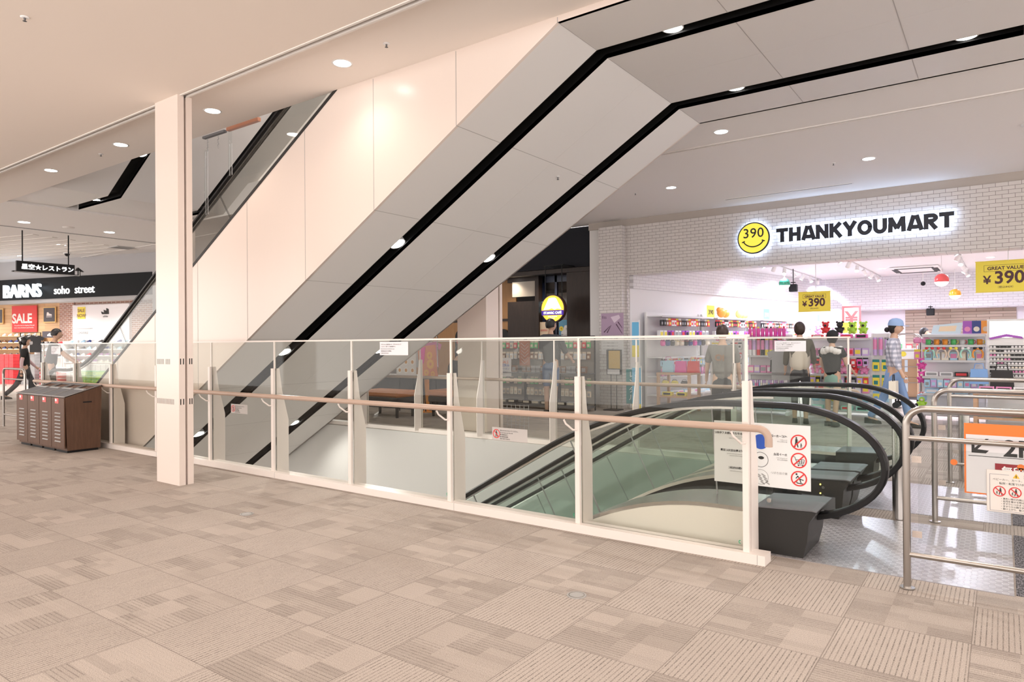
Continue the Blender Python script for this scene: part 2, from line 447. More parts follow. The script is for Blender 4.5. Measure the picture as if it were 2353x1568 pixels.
# ------------------------------------------------------------ down escalators
def blend(xi, zf, L, x, s=0.577):
    if x < xi-L: return zf-s*(xi-x)
    if x > xi+L: return zf
    return zf-s*(xi+L-x)**2/(4*L)
def frange(a, b, n): return [a+(b-a)*i/(n-1) for i in range(n)]
BELT = [(-.041, -.012), (-.041, .010), (-.030, .021), (.030, .021), (.041, .010), (.041, -.012), (.030, -.018), (-.030, -.018)]
def belt_path(y, xi=-2.22, zf=0.885, L=.75, xl=-8.0):
    p = [(xl, y, blend(xi, zf, L, xl))]+[(x, y, blend(xi, zf, L, x)) for x in frange(xi-L, xi+L, 18)]
    cx, cz, a, b = -1.15, zf-.35, .575, .35
    for i in range(27):
        th = pi/2-pi*i/26
        p.append((cx+a*cos(th), y, cz+b*sin(th)))
    p.append((-1.3, y, zf-.70))
    return p
def deck_z(x): return blend(-2.06, .262, .55, x)
def balustrade(root, y, out):
    """out = -1 when the outside of the escalator lies towards smaller y"""
    bp = belt_path(y)
    obj('handrail_belt', MB().sweep(bp, BELT, (0, 1, 0)), 'rubber', root)
    gr = [(q[0], y, q[2]-.030) for q in bp if q[0] <= -1.17]
    k = next(i for i, q in enumerate(gr) if q[0] > -1.6)
    top = [q for q in gr if q[0] < -1.16 and q[2] > deck_z(q[0])+.3]
    obj('guide_rail', MB().sweep(top, [(-.016, -.008), (-.016, .008), (.016, .008), (.016, -.008)], (0, 1, 0)), 'stainless', root)
    # glass outline inside the belt
    inner = []
    for i, q in enumerate(bp[:-1]):
        a = Vector(bp[max(i-1, 0)]); c = Vector(bp[min(i+1, len(bp)-1)]); d = (c-a).normalized()
        n = Vector((d.z, 0, -d.x)); pq = Vector(q)+n*.02
        inner.append((pq.x, pq.z))
    inner = [q for q in inner if q[0] < -1.02 or q[1] > .25]
    low = [(x, deck_z(x)) for x in (-1.02, -1.4, -1.6, -1.8, -2.0, -2.2, -2.4, -2.6, -8.0)]
    g = MB()
    pts = inner+low
    g.prism([(a, c) for a, c in pts], 'y', y-.006, y+.006)
    gp = obj('glass_panel', g, 'glass_green', root)
    for xt in (-1.62, -2.75, -3.72, -4.69, -5.66, -6.63):
        z1 = blend(-2.22, .885, .75, xt)-.02; sl = (blend(-2.22, .885, .75, xt+.01)-blend(-2.22, .885, .75, xt-.01))/.02
        xb = xt+.60*sl/math.sqrt(1+sl*sl)*1.0; zb = deck_z(xb)
        dv = Vector((xb-xt, 0, zb-z1)).normalized(); pv = Vector((dv.z, 0, -dv.x))*.003
        j = MB(); A = Vector((xt, y-.0065, z1)); B = Vector((xb, y-.0065, zb))
        j.add([A-pv, A+pv, B+pv, B-pv, A-pv+Vector((0,.013,0)), A+pv+Vector((0,.013,0)), B+pv+Vector((0,.013,0)), B-pv+Vector((0,.013,0))],
              [(0,1,2,3),(4,7,6,5),(0,3,7,4),(1,5,6,2)])
        obj('joint', j, 'grey', gp)
    # deck either side of the glass
    xs = [-8.0]+frange(-2.7, -1.25, 14)
    d = MB()
    d.sweep([(x, y, deck_z(x)) for x in xs], [(-.16, -.02), (-.15, .006), (.15, .006), (.16, -.02)], (0, 1, 0))
    obj('deck', d, 'stainless', root)
    n = MB()
    ex = .27 if y < 5 else .20 if y > 6.8 else .19
    yo0, yo1 = y-ex if out < 0 else y-.17, y+.17 if out < 0 else y+ex
    prof = [(-1.26, -.02), (-.985, -.02), (-.955, .10), (-.945, .215), (-.905, .283), (-.93, .288), (-1.26, .272)]
    n.prism(prof, 'y', yo0, yo1)
    nb = obj('newel_box', n, 'charcoal', root)
    lid = MB(); lid.prism([(-1.26, .274), (-.93, .290), (-.90, .286), (-.90, .292), (-.93, .296), (-1.26, .281)], 'y', yo0-.004, yo1+.004)
    obj('newel_lid', lid, 'grey_dark', nb)
    en = MB(); en.rbox(-1.06, -.952, y-.06, y+.06, .14, .25, .012); obj('belt_inlet', en, 'black', nb)
def skirt(root, y):
    s = MB(); xs = [-8.0]+frange(-2.7, -1.26, 12)
    pts = [(x, deck_z(x)-.02) for x in xs]+[(x, deck_z(x)-.36) for x in reversed(xs)]
    s.prism(pts, 'y', y-.004, y+.004); obj('skirt', s, 'black', root)
def step_mesh(y0, y1):
    s = MB(); s.box(-.2, .2, y0, y1, -.03, 0); s.box(.17, .2, y0, y1, -.22, 0)
    s.k = 1
    s.box(-.205, -.165, y0, y1, -.001, .003); s.box(-.2, .2, y0, y0+.03, -.001, .003); s.box(-.2, .2, y1-.03, y1, -.001, .003)
    return s
mat('step_metal', (0.16, 0.16, 0.165), 0.4, 0.6); mat('step_yellow', (0.75, 0.52, 0.02), 0.5)
def down_escalator(ya, yb, label, near, plate_y):
    root = thing('escalator', label, 'escalator', (-1.6, (ya+yb)/2, 0), group='escalators going down')
    balustrade(root, ya, -1); balustrade(root, yb, 1)
    skirt(root, ya+.16); skirt(root, yb-.16)
    lp = MB(); lp.box(-1.28, .036, plate_y[0], plate_y[1], -.02, .004); obj('landing_plate', lp, 'tread_plate', root)
    cp = MB(); cp.box(-1.95, -1.28, ya+.16, yb-.16, -.04, .003); obj('comb_plate', cp, 'tread_plate', root)
    for i in range(12):
        x = -2.15-.4*i
        z = min(-.006, deck_z(x)-.33)
        st = step_mesh(ya+.17, yb-.17)
        o = obj('step', st, ['step_metal', 'step_yellow'], root, world=False)
        o.location = Vector((x, 0, z))-Vector((root.location.x, root.location.y, 0))
    yo = ya-.29 if near else yb+.22
    c = MB(); xs = [-8.0]+frange(-2.7, -1.255, 14)
    pts = [(x, deck_z(x)-.022) for x in xs]+[(-1.255, -.04), (-2.0, -.5), (-8.0, blend(-2.06, .262, .55, -8.0)-1.1)]
    c.prism(pts, 'y', min(yo, yo+(.03 if near else -.03)), max(yo, yo+(.03 if near else -.03)))
    obj('side_cladding', c, 'cream', root)
    sh = MB(); y0, y1 = (ya-.285, ya-.15) if near else (yb+.15, yb+.215)
    sh.sweep([(x, 0, deck_z(x)) for x in xs], [(y0, -.022), (y0, .004), (y1, .006), (y1, -.022)], (0, 1, 0))
    obj('outer_deck', sh, 'stainless', root)
    if not near:
        return root
    return root
esc1 = down_escalator(4.58, 5.57, 'nearer down escalator with black handrails right behind the pink glass railing', True, (4.28, 5.60))
esc2 = down_escalator(6.02, 7.01, 'farther down escalator with black handrails beside the far glass railing', False, (5.90, 7.14))
# indicator panel on the second newel, as on the first
for y in (5.40,):
    p = MB(); p.k = 0; p.box(-1.23, -1.0, y-.002, y, .06, .16)
    obj('key_panel', p, 'grey_dark', esc1)
    for i, z in enumerate((.225, .16, .10)):
        k = MB(); k.cyl((-1.08, y-.006, z), (-1.08, y+.002, z), .011, n=12)
        obj('key_switch', k, 'stainless', esc1)
        if i < 2:
            k = MB(); k.cyl((-1.10, y-.006, z+.02), (-1.10, y+.002, z+.02), .005, n=8)
            obj('indicator_lamp', k, mat('lamp_yellow', (1, .7, .1), .5, emit=(1, .75, .1), estr=4), esc1)
# ------------------------------------------------------------ acrylic notice board, read from the escalator side
mat('board_frost', (0.80, 0.82, 0.83), 0.3)
M['board_frost'].node_tree.nodes['Principled BSDF'].inputs['Transmission Weight'].default_value = 0.0
def ring(mb, c, r, w, n=28, bar=True, y0=0, y1=.002, ang=45):
    """prohibition ring in the xz plane"""
    cx, cz = c
    for i in range(n):
        a, b = 2*pi*i/n, 2*pi*(i+1)/n
        mb.add([(cx+r*cos(a), y0, cz+r*sin(a)), (cx+r*cos(b), y0, cz+r*sin(b)), (cx+(r-w)*cos(b), y0, cz+(r-w)*sin(b)), (cx+(r-w)*cos(a), y0, cz+(r-w)*sin(a))], [(0,1,2,3)])
    if bar:
        d = Vector((cos(RAD(ang)), 0, sin(RAD(ang)))); p = Vector((-d.z, 0, d.x))*w*.5; c3 = Vector((cx, y0-.0004, cz)); q = d*(r-w*.5)
        mb.add([c3-q-p, c3+q-p, c3+q+p, c3-q+p], [(0,1,2,3)])
def flat(mb, pts, y): mb.add([(x, y, z) for x, z in pts], [tuple(range(len(pts)))])
def figure_walk(mb, cx, cz, h, y, f=1):
    """standing pictogram"""
    q = lambda a, b: (cx+f*a*h, cz+b*h)
    flat(mb, [(cx+.085*h*cos(t*pi/6), cz+.42*h+.085*h*sin(t*pi/6)) for t in range(12)], y)
    flat(mb, [q(-.10,.32), q(.10,.32), q(.12,-.05), q(-.12,-.05)], y)
    flat(mb, [q(-.12,-.05), q(.0,-.05), q(-.10,-.5), q(-.20,-.5)], y)
    flat(mb, [q(.0,-.05), q(.12,-.05), q(.20,-.5), q(.10,-.5)], y)
    flat(mb, [q(.10,.30), q(.14,.22), q(.30,.0), q(.25,-.03)], y)
bd = thing('notice_board', 'translucent board of mirrored red prohibition signs fixed on the nearer escalator balustrade', 'sign', (-1.24, 4.38, .4))
m = MB(); m.box(-1.533, -.945, 4.376, 4.381, .394, .788); obj('board', m, 'board_frost', bd)
for x in (-1.315, -1.19):
    m = MB(); m.box(x-.02, x+.02, 4.384, 4.388, .27, .80); obj('stand', m, 'acrylic', bd)
    m = MB(); m.cyl((x, 4.375, .31), (x, 4.39, .31), .014, n=12); obj('stud', m, 'stainless', bd)
yb_ = 4.3745
for cz, kind in ((.685, 0), (.575, 1), (.465, 2)):
    m = MB(); ring(m, (-1.012, cz), .047, .008, y0=yb_); obj('prohibition_ring', m, 'red', bd)
    m = MB(); yy = yb_+.0006
    if kind == 0:
        figure_walk(m, -1.025, cz, .062, yy); figure_walk(m, -.998, cz-.018, .028, yy)
    elif kind == 1:
        for a, b_ in (((-1.045, cz+.022), (-1.035, cz+.02)), ((-1.035, cz+.02), (-1.022, cz-.018)), ((-1.022, cz-.018), (-.985, cz-.018)), ((-1.03, cz+.004), (-.982, cz+.006)), ((-1.026, cz-.008), (-.984, cz-.007)), ((-.985, cz-.018), (-.980, cz+.006)), ((-1.01, cz+.006), (-1.008, cz-.018)), ((-.996, cz+.006), (-.996, cz-.018)), ((-1.02, cz-.026), (-.984, cz-.026))):
            d = Vector((b_[0]-a[0], b_[1]-a[1])).normalized()*.0015; n_ = (-d.y, d.x)
            flat(m, [(a[0]-n_[0], a[1]-n_[1]), (b_[0]-n_[0], b_[1]-n_[1]), (b_[0]+n_[0], b_[1]+n_[1]), (a[0]+n_[0], a[1]+n_[1])], yy)
        for x in (-1.014, -.99): flat(m, [(x+.004*cos(t*pi/4), cz-.03+.004*sin(t*pi/4)) for t in range(8)], yy)
    else:
        flat(m, [(-1.026+.006*cos(t*pi/4), cz+.026+.006*sin(t*pi/4)) for t in range(8)], yy)
        for a, b_ in (((-1.02, cz+.017), (-1.008, cz-.002)), ((-1.008, cz-.002), (-.985, cz-.008)), ((-1.018, cz+.014), (-1.03, cz)), ((-1.008, cz-.002), (-1.0, cz-.025)), ((-1.026, cz-.014), (-1.024, cz-.026)), ((-1.024, cz-.027), (-.988, cz-.030))):
            d = Vector((b_[0]-a[0], b_[1]-a[1])).normalized()*.0028; n_ = (-d.y, d.x)
            flat(m, [(a[0]-n_[0], a[1]-n_[1]), (b_[0]-n_[0], b_[1]-n_[1]), (b_[0]+n_[0], b_[1]+n_[1]), (a[0]+n_[0], a[1]+n_[1])], yy)
    obj('pictogram', m, 'ink', bd)
def mtext(b_, size, x, z, **k): return text(b_, size, (x, yb_, z), (1,0,0), k.pop('m', 'ink'), bd, ext=.0002, flip=True, **k)
mtext('ベビーカー禁止', .0165, -1.078, .708, bold=.0004); mtext('No strollers', .0085, -1.078, .690, m='grey'); mtext('婴儿车禁止入内', .0085, -1.078, .678, m='grey')
mtext('カート禁止', .0165, -1.078, .596, bold=.0004); mtext('No shopping carts', .0085, -1.078, .578, m='grey'); mtext('购物车禁止入内', .0085, -1.078, .566, m='grey')
mtext('乗り出さない', .0165, -1.078, .480, m='grey')
mtext('小さなお子さまは抱えて中央に', .0165, -1.30, .706, bold=.0004); mtext('Hold small children', .0085, -1.34, .690, m='grey'); mtext('and stay in the middle', .0085, -1.36, .678, m='grey')
mtext('サンダル等は足元に注意', .0165, -1.31, .596, bold=.0004); mtext('Watch your step when wearing', .0085, -1.34, .578, m='grey'); mtext('sandals or similar footwear', .0085, -1.34, .566, m='grey')
mtext('黄色い線の内側に', .0165, -1.31, .486, bold=.0004); mtext('Stay inside the yellow lines', .0085, -1.34, .468, m='grey')
for cz, c in ((.672, 'sign_blue'), (.560, 'ink'), (.452, 'grey')):
    mat('sign_blue', (0.02, 0.09, 0.5), .4)
    m = MB()
    if c == 'sign_blue': m.disc((-1.238, yb_, cz), .047, (0,-1,0), 28)
    else: ring(m, (-1.238, cz), .047, .0025, y0=yb_, bar=False)
    if c == 'ink': flat(m, [(-1.235+.018*cos(t*pi/6), cz+.012+.010*sin(t*pi/6)) for t in range(12)], yb_)
    if c == 'grey':
        for i in range(4):
            for k in range(2):
                x, z = -1.262+.03*k+.008*i, cz+.024-.016*i
                flat(m, [(x, z), (x+.024, z-.014), (x+.022, z-.022), (x-.002, z-.008)], yb_)
    obj('symbol', m, c, bd)
# ------------------------------------------------------------ up escalator pair: truss, soffit with two black light slots
SL = .5876
def soffit(root, path, y0, y1, slots, ends, th=.04, seams=(), mname='soffit_white', name='soffit'):
    """strips of soffit along a path of (x,z), leaving slots; ends = x limits of the slots"""
    edges = [y0]+[e for s in slots for e in s]+[y1]
    for i in range(0, len(edges), 2):
        a, b = edges[i], edges[i+1]
        m = MB(); m.sweep([(x, 0, z) for x, z in path], [(a, 0), (a, th), (b, th), (b, 0)], (0, 1, 0))
        if seams:
            m.k = 1
            for x, z, dx, dz in seams:
                n = Vector((dz, 0, -dx)); p = Vector((x, 0, z))+n*.001; q = Vector((dx, 0, dz))*.003
                m.add([(p.x-q.x, a, p.z-q.z), (p.x+q.x, a, p.z+q.z), (p.x+q.x, b, p.z+q.z), (p.x-q.x, b, p.z-q.z)], [(0,1,2,3)])
        obj(name, m, [mname, mat('seam', (0.42, 0.40, 0.39), .6)], root)
    for a, b in slots:
        m = MB(); D = .12
        pr = [(a, 0.0), (a-.004, 0.0), (a-.004, D+.004), (b+.004, D+.004), (b+.004, 0), (b, 0.0), (b, D), (a, D)]
        m.sweep([(x, 0, z) for x, z in path], pr, (0, 1, 0))
        e = path[-1]
        m.box(e[0]-.06, e[0]-.05, a, b, e[1], e[1]+D)
        obj('light_slot', m, 'slot_black', root)
def spot_in_slot(x, y, z, dirv, i):
    n = Vector(dirv)
    t = thing('slot_downlight', None, 'downlight', (x, y, z))
    m = MB(); c = Vector((0, 0, 0))
    m.cyl(c+n*.0, c+n*.045, .085, .078, 24); obj('reflector', m, 'white', t, world=False)
    m = MB(); m.disc(c-n*.002, .072, -n, 24); obj('lens', m, 'lamp', t, world=False)
    light('slot_lamp', 'SPOT', Vector((x, y, z))-n*.03, 45, (1, .96, .92), .05,
          rot=Vector(-n).to_track_quat('-Z', 'Y').to_euler(), spot=150)
    return t
up1 = thing('escalator', 'pink panelled up escalator rising diagonally across the hall, seen from below', 'escalator', (-7, 5.0, 0), group='escalators going up')
up2 = thing('escalator', 'up escalator alongside the pink panelled one, hidden behind it', 'escalator', (-7, 6.7, 0), group='escalators going up')
S1, S2 = (4.907, 5.093), (6.436, 6.644)
zl = lambda x: ZS+SL*(x+2.66)
zu = lambda x: 2.225+SL*(x+7.685)
m = MB(); m.prism([(-11.35, .0), (-11.35, .10), (-11.2, zu(-11.2)), (-3.6, zu(-3.6)), (.2, zu(-3.6)), (.2, ZS), (-2.66, ZS), (-10.95, zl(-10.95)), (-11.35, -1.2)], 'y', TY0, TY0+.03)
m.k = 1
for k in range(10):
    x = -2.66-.984*k
    a, b = max(zl(x), -1.1), min(zu(x), 3.71)
    if b > a: m.box(x-.003, x+.003, TY0-.0015, TY0, a, b)
for x in (-1.59, -.605): m.box(x-.003, x+.003, TY0-.0015, TY0, ZS, 3.72)
obj('side_panel', m, ['panel_warm_tint', 'seam'], up1)
dl = Vector((1, 0, SL)).normalized()
sm = [(-2.66-.984*k, zl(-2.66-.984*k), dl.x, dl.z) for k in range(0, 9)]+[(-1.595, ZS, 1, 0), (-.607, ZS, 1, 0)]
SP = [(-11.35, -1.2), (-10.95, zl(-10.95)), (-2.66, ZS), (.205, ZS)]
soffit(up1, SP, TY0+.001, 5.764, (S1,), None, seams=sm)
soffit(up2, SP, 5.766, TY1, (S2,), None, seams=sm)
m = MB(); m.prism([(-11.35, .0), (-11.2, zu(-11.2)), (-3.6, zu(-3.6)), (.2, zu(-3.6)), (.2, ZS), (-2.66, ZS), (-10.95, zl(-10.95)), (-11.35, -1.2)], 'y', TY1-.03, TY1)
obj('side_panel', m, 'panel_warm_tint', up2)
m = MB(); m.sweep([(-11.35, 0, .10), (-11.2, 0, zu(-11.2)), (-3.6, 0, zu(-3.6))], [(TY0-.006, -.012), (TY0-.006, .02), (TY0+.08, .02), (TY0+.08, -.012)], (0, 1, 0))
obj('edge_trim', m, 'charcoal', up1)
glass('glass_dark', (0.74, 0.74, 0.72), 1.1)
def up_balustrade(root, y):
    # belt: flat at the landing, then up the incline
    zb = lambda x: blend2(x)
    def blend2(x):
        xi, L, zf = -10.86, .6, .94
        if x > xi+L: return zf+.600*(x-xi)
        if x < xi-L: return zf
        return zf+.600*(x-xi+L)**2/(4*L)
    cx, a, b, cz = -11.75, .5, .35, .94-.35
    p = [(cx-a*cos(t), y, cz+b*sin(t)) for t in frange(-pi/2+.25, pi/2, 22)]
    p += [(x, y, blend2(x)) for x in frange(-11.6, -10.2, 18)]+[(-3.4, y, blend2(-3.4))]
    obj('handrail_belt', MB().sweep(p, BELT, (0, 1, 0)), 'rubber', root)
    q = [(x, y, blend2(x)-.03) for x in frange(-11.6, -10.2, 14)]+[(-3.4, y, blend2(-3.4)-.03)]
    obj('guide_rail', MB().sweep(q, [(-.016, -.008), (-.016, .008), (.016, .008), (.016, -.008)], (0, 1, 0)), 'stainless', root)
    inn = [(c[0]+(.02 if c[0] < -11.7 else 0), c[2]-.02) for c in p if not (c[0] > -11.72 and c[2] < .5)]
    g = MB(); g.prism(inn+[(-3.4, zu(-3.4)+.0), (-11.15, zu(-11.15)+.03), (-11.5, .12), (-11.75, .12), (-11.75, inn[0][1])], 'y', y-.006, y+.006)
    gp = obj('glass_panel', g, 'glass_dark', root)
    for xt in (-9.75, -7.32, -4.9):
        j = MB(); A = Vector((xt, y, blend2(xt)-.03)); B = Vector((xt+.30, y, zu(xt+.30)+.02)); d = (B-A).normalized(); pv = Vector((d.z, 0, -d.x))*.004
        for s in (-.0066, .0066):
            o = Vector((0, s, 0)); j.add([A-pv+o, A+pv+o, B+pv+o, B-pv+o], [(0,1,2,3)])
        obj('joint', j, 'charcoal', gp)
    d = MB(); d.sweep([(-11.9, y, .10), (-11.3, y, .10), (-11.15, y, zu(-11.15)+.02), (-3.4, y, zu(-3.4)+.02)], [(-.11, -.02), (-.11, .008), (.11, .008), (.11, -.02)], (0, 1, 0))
    obj('deck', d, 'stainless_dull', root)
    n = MB(); n.prism([(-11.95, 0), (-11.3, 0), (-11.3, .13), (-12.0, .16)], 'y', y-.12, y+.12); obj('newel_box', n, 'charcoal', root)
for r, ys in ((up1, (4.42, 5.41)), (up2, (6.10, 7.07))):
    for y in ys: up_balustrade(r, y)
    lp = MB(); lp.box(-12.9, -11.1, ys[0]-.05, ys[1]+.05, -.02, .004); obj('landing_plate', lp, 'tread_plate', r)
    for i in range(13):
        st = MB(); st.box(-.2, .2, ys[0]+.12, ys[1]-.12, -.03, 0); st.box(-.2, -.17, ys[0]+.12, ys[1]-.12, -.23, 0)
        o = obj('step', st, 'step_metal', r, world=False); o.location = Vector((-10.9+.4*i, 0, .06+.235*i))-Vector((r.location.x, r.location.y, 0))
def label_dl(t, s, g=None):
    t['label'] = s
    if g: t['group'] = g
nrm = (-dl.z, 0, dl.x)
names = ['uppermost', 'middle', 'lowest']
for i, x in enumerate((-5.027, -6.93, -8.83)):
    for k, s in enumerate((S1, S2)):
        p = Vector((x, (s[0]+s[1])/2, zl(x)))+Vector(nrm)*.055
        t = spot_in_slot(p.x, p.y+.02, p.z, nrm, i)
        label_dl(t, '%s downlight in the sloping stretch of the %s black slot' % (names[i], ('nearer', 'farther')[k]), 'downlights in the black soffit slots')
for i, x in enumerate((-2.06, -.22)):
    for k, s in enumerate((S1, S2)):
        t = spot_in_slot(x, (s[0]+s[1])/2+.02, ZS+.055, (0, 0, 1), i)
        label_dl(t, '%s downlight in the level stretch of the %s black slot' % (('left', 'right')[i], ('nearer', 'farther')[k]), 'downlights in the black soffit slots')
# the next flight above, seen through the opening in the ceiling
up3 = thing('escalator', 'next escalator flight above, its grey underside seen through the ceiling opening', 'escalator', (-11.2, 5.8, 3.8), group='escalators going up')
ZU, UX = 3.75, -11.85
U1, U2 = (5.20, 5.40), (6.73, 6.94)
soffit(up3, [(-13.44, ZU), (UX, ZU), (-2.5, ZU+SL*9.35)], TY0+.035, TY1+.13, (U1, U2), None)
m = MB(); m.prism([(-13.44, ZU), (UX, ZU), (-2.5, ZU+SL*9.35), (-2.5, ZU+SL*9.35+1.4), (-12.8, ZU+1.2), (-13.44, ZU+1.2)], 'y', TY0+.036, TY0+.06)
obj('side_panel', m, 'panel_warm_tint', up3)
for x, y in ((-12.6, 5.3), (-12.6, 6.835)):
    t = spot_in_slot(x, y+.02, ZU+.055, (0, 0, 1), 0)
    label_dl(t, 'downlight in the level stretch of the %s black slot above the ceiling opening' % ('nearer' if y < 6 else 'farther'), 'downlights in the upper flight')
for x in (-10.95, -8.9):
    z = ZU+SL*(x-UX)
    p = Vector((x, 5.3, z))+Vector(nrm)*.055
    t = spot_in_slot(p.x, p.y+.02, p.z, nrm, 0)
    label_dl(t, '%s downlight on the slope of the flight above the ceiling opening' % ('lower' if x < -10 else 'upper'), 'downlights in the upper flight')

# ------------------------------------------------------------ glass railings
def railing(root, yf, s, posts, xa, xb, hand_end, mats=('steel_white', 'glass_rail'), left_cap=True):
    """yf = y of the post's hall-side face, s = +1 when the well lies towards +y"""
    Y = lambda a: yf+s*a
    def bx(mb, x0, x1, a, b, z0, z1): mb.box(x0, x1, min(Y(a), Y(b)), max(Y(a), Y(b)), z0, z1)
    m = MB(); bx(m, xa, xb, -.028, .095, 0, .058)
    m.k = 1
    for p in posts[::2]: bx(m, p+.07, p+.073, -.0288, -.028, 0, .058)
    obj('plinth', m, ['steel_white', 'seam'], root)
    m = MB(); bx(m, xa, posts[0]+.02, .025, .040, 1.328, 1.342); obj('top_rail', m, 'steel_white', root)
    for i, p in enumerate(posts):
        m = MB(); bx(m, p-.018, p+.018, 0, .026, .058, 1.066)
        m.prism([(Y(.040), .03), (Y(.175), .03), (Y(.175), .55), (Y(.10), .85), (Y(.07), 1.066), (Y(.040), 1.066)], 'x', p+.012, p+.022)
        m.k = 1; bx(m, p-.006, p+.006, .026, .040, .058, 1.066)
        m.k = 0; bx(m, p-.008, p+.008, .026, .040, 1.066, 1.33)
        obj('post', m, ['steel_white', 'grey_dark'], root)
        m = MB(); hy = Y(-.075)
        m.tube([(p-.06, hy, .775), (p-.05, hy+s*.01, .745), (p-.02, Y(-.02), .70), (p, Y(0), .70)], .007, 8)
        obj('handrail_bracket', m, 'steel_white', root)
    ends = list(posts)+[xa]
    for i in range(len(posts)):
        x1, x0 = ends[i]-.009, ends[i+1]+.009
        if x1-x0 < .05: continue
        m = MB(); bx(m, x0, x1, .028, .038, .058, 1.33); gp = obj('glass_panel', m, mats[1], root)
        if x1 > -6 and yf < 5 and x1 < 9:
            mk = MB(); cx, cz = x1-.035, .104
            for a in range(9):
                t0, t1 = RAD(60+27*a), RAD(60+27*(a+1))
                mk.add([(cx+.008*cos(t0), Y(.0275), cz+.011*sin(t0)), (cx+.008*cos(t1), Y(.0275), cz+.011*sin(t1)), (cx+.004*cos(t1), Y(.0275), cz+.006*sin(t1)), (cx+.004*cos(t0), Y(.0275), cz+.006*sin(t0))], [(0,1,2,3)])
            obj('glass_mark', mk, mat('mark_green', (0.0, 0.35, 0.16), .5), gp)
    m = MB(); hy = Y(-.078); x1 = hand_end
    pts = [(xa+.03, hy+s*.06, .80), (xa+.05, hy, .80)]+[(x, hy, .80) for x in frange(xa+.2, x1-.06, 4)]
    pts += [(x1-.06+.06*sin(t), hy, .80-.06+.06*cos(t)) for t in frange(.2, pi/2, 7)]+[(x1, hy, .70)]
    m.tube(pts, .0215, 14); obj('handrail', m, 'pipe_beige', root)
r1 = thing('glass_railing', 'long pink-white glass railing with beige handrail on the near side of the escalator well', 'railing', (-6, 4.1, 0), group='railings round the escalator well')
railing(r1, 4.072, 1, [-1.24, -2.385, -3.55, -4.715, -5.845, -6.97, -8.11, -9.264, -10.32, -11.395], -11.48, -1.125, -1.085)
r2 = thing('glass_railing', 'glass railing on the far side of the escalator well, in front of the shops', 'railing', (-6, 7.43, 0), group='railings round the escalator well')
railing(r2, 7.42, -1, [-1.238, -2.366, -3.511, -4.655, -5.83, -6.99, -8.15, -9.31, -10.47, -11.63], -11.7, -1.16, -1.16)
# notices stuck on the glass
def notice(x0, x1, y, z0, z1, label, lines, mname='notice_film', picto=False, grp=None):
    glass('notice_film_', (0.9, 0.9, 0.92), .4)
    mat('notice_film', (0.80, 0.78, 0.82), .5); mat('notice_grey', (0.50, 0.47, 0.45), .5)
    t = thing('glass_notice', label, 'notice', (x0, y, z0), group=grp)
    m = MB(); m.box(x0, x1, y, y+.001, z0, z1)
    obj('sheet', m, mname, t)
    xs = x0+.075 if picto else x0+.015
    for i, (s, sz) in enumerate(lines):
        text(s, sz, (xs, y-.0008, z1-.026-(z1-z0-.02)/len(lines)*i), (1,0,0), 'ink', t, ext=.0002)
    if picto:
        m = MB(); ring(m, (x0+.042, (z0+z1)/2), .034, .006, y0=y-.001, ang=-45); obj('prohibition_ring', m, 'red', t)
        m = MB(); figure_walk(m, x0+.042, (z0+z1)/2, .05, y-.0006); obj('pictogram', m, 'ink', t)
L5 = [('手すりの上に物を置いたり、寄りかからないで', .0115), ('ください。落下して大変危険です。', .0115), ('Please do not lean on the handrail or glass.', .0095), ('请勿倚靠或在扶手上放置物品。', .0095), ('난간에 기대지 마십시오.', .0095)]
L6 = [('身をのりださないでください。', .0125), ('Do not lean over the rail.', .0115), ('请不要探出身子。', .0105), ('請不要探出身體。', .0105), ('몸을 내밀지 마십시오.', .0105)]
notice(-4.349, -4.013, 4.098, 1.205, 1.318, 'small text notice on the near railing glass in front of the black soffit slots', L5)
notice(-11.112, -10.803, 4.098, 1.19, 1.30, 'small text notice on the near railing glass beside the escalator handrail at far left', L5)
notice(-1.936, -1.627, 7.375, 1.195, 1.303, 'pale text notice on the far railing glass beside the woman in a grey vest', L5)
notice(-3.141, -2.817, 4.098, .572, .668, 'grey no-leaning notice low on the glass beside the escalator handrail', L6, 'notice_grey', True)
notice(-6.595, -6.299, 4.098, .588, .684, 'grey no-leaning notice low on the glass close to the column', L6, 'notice_grey', True)

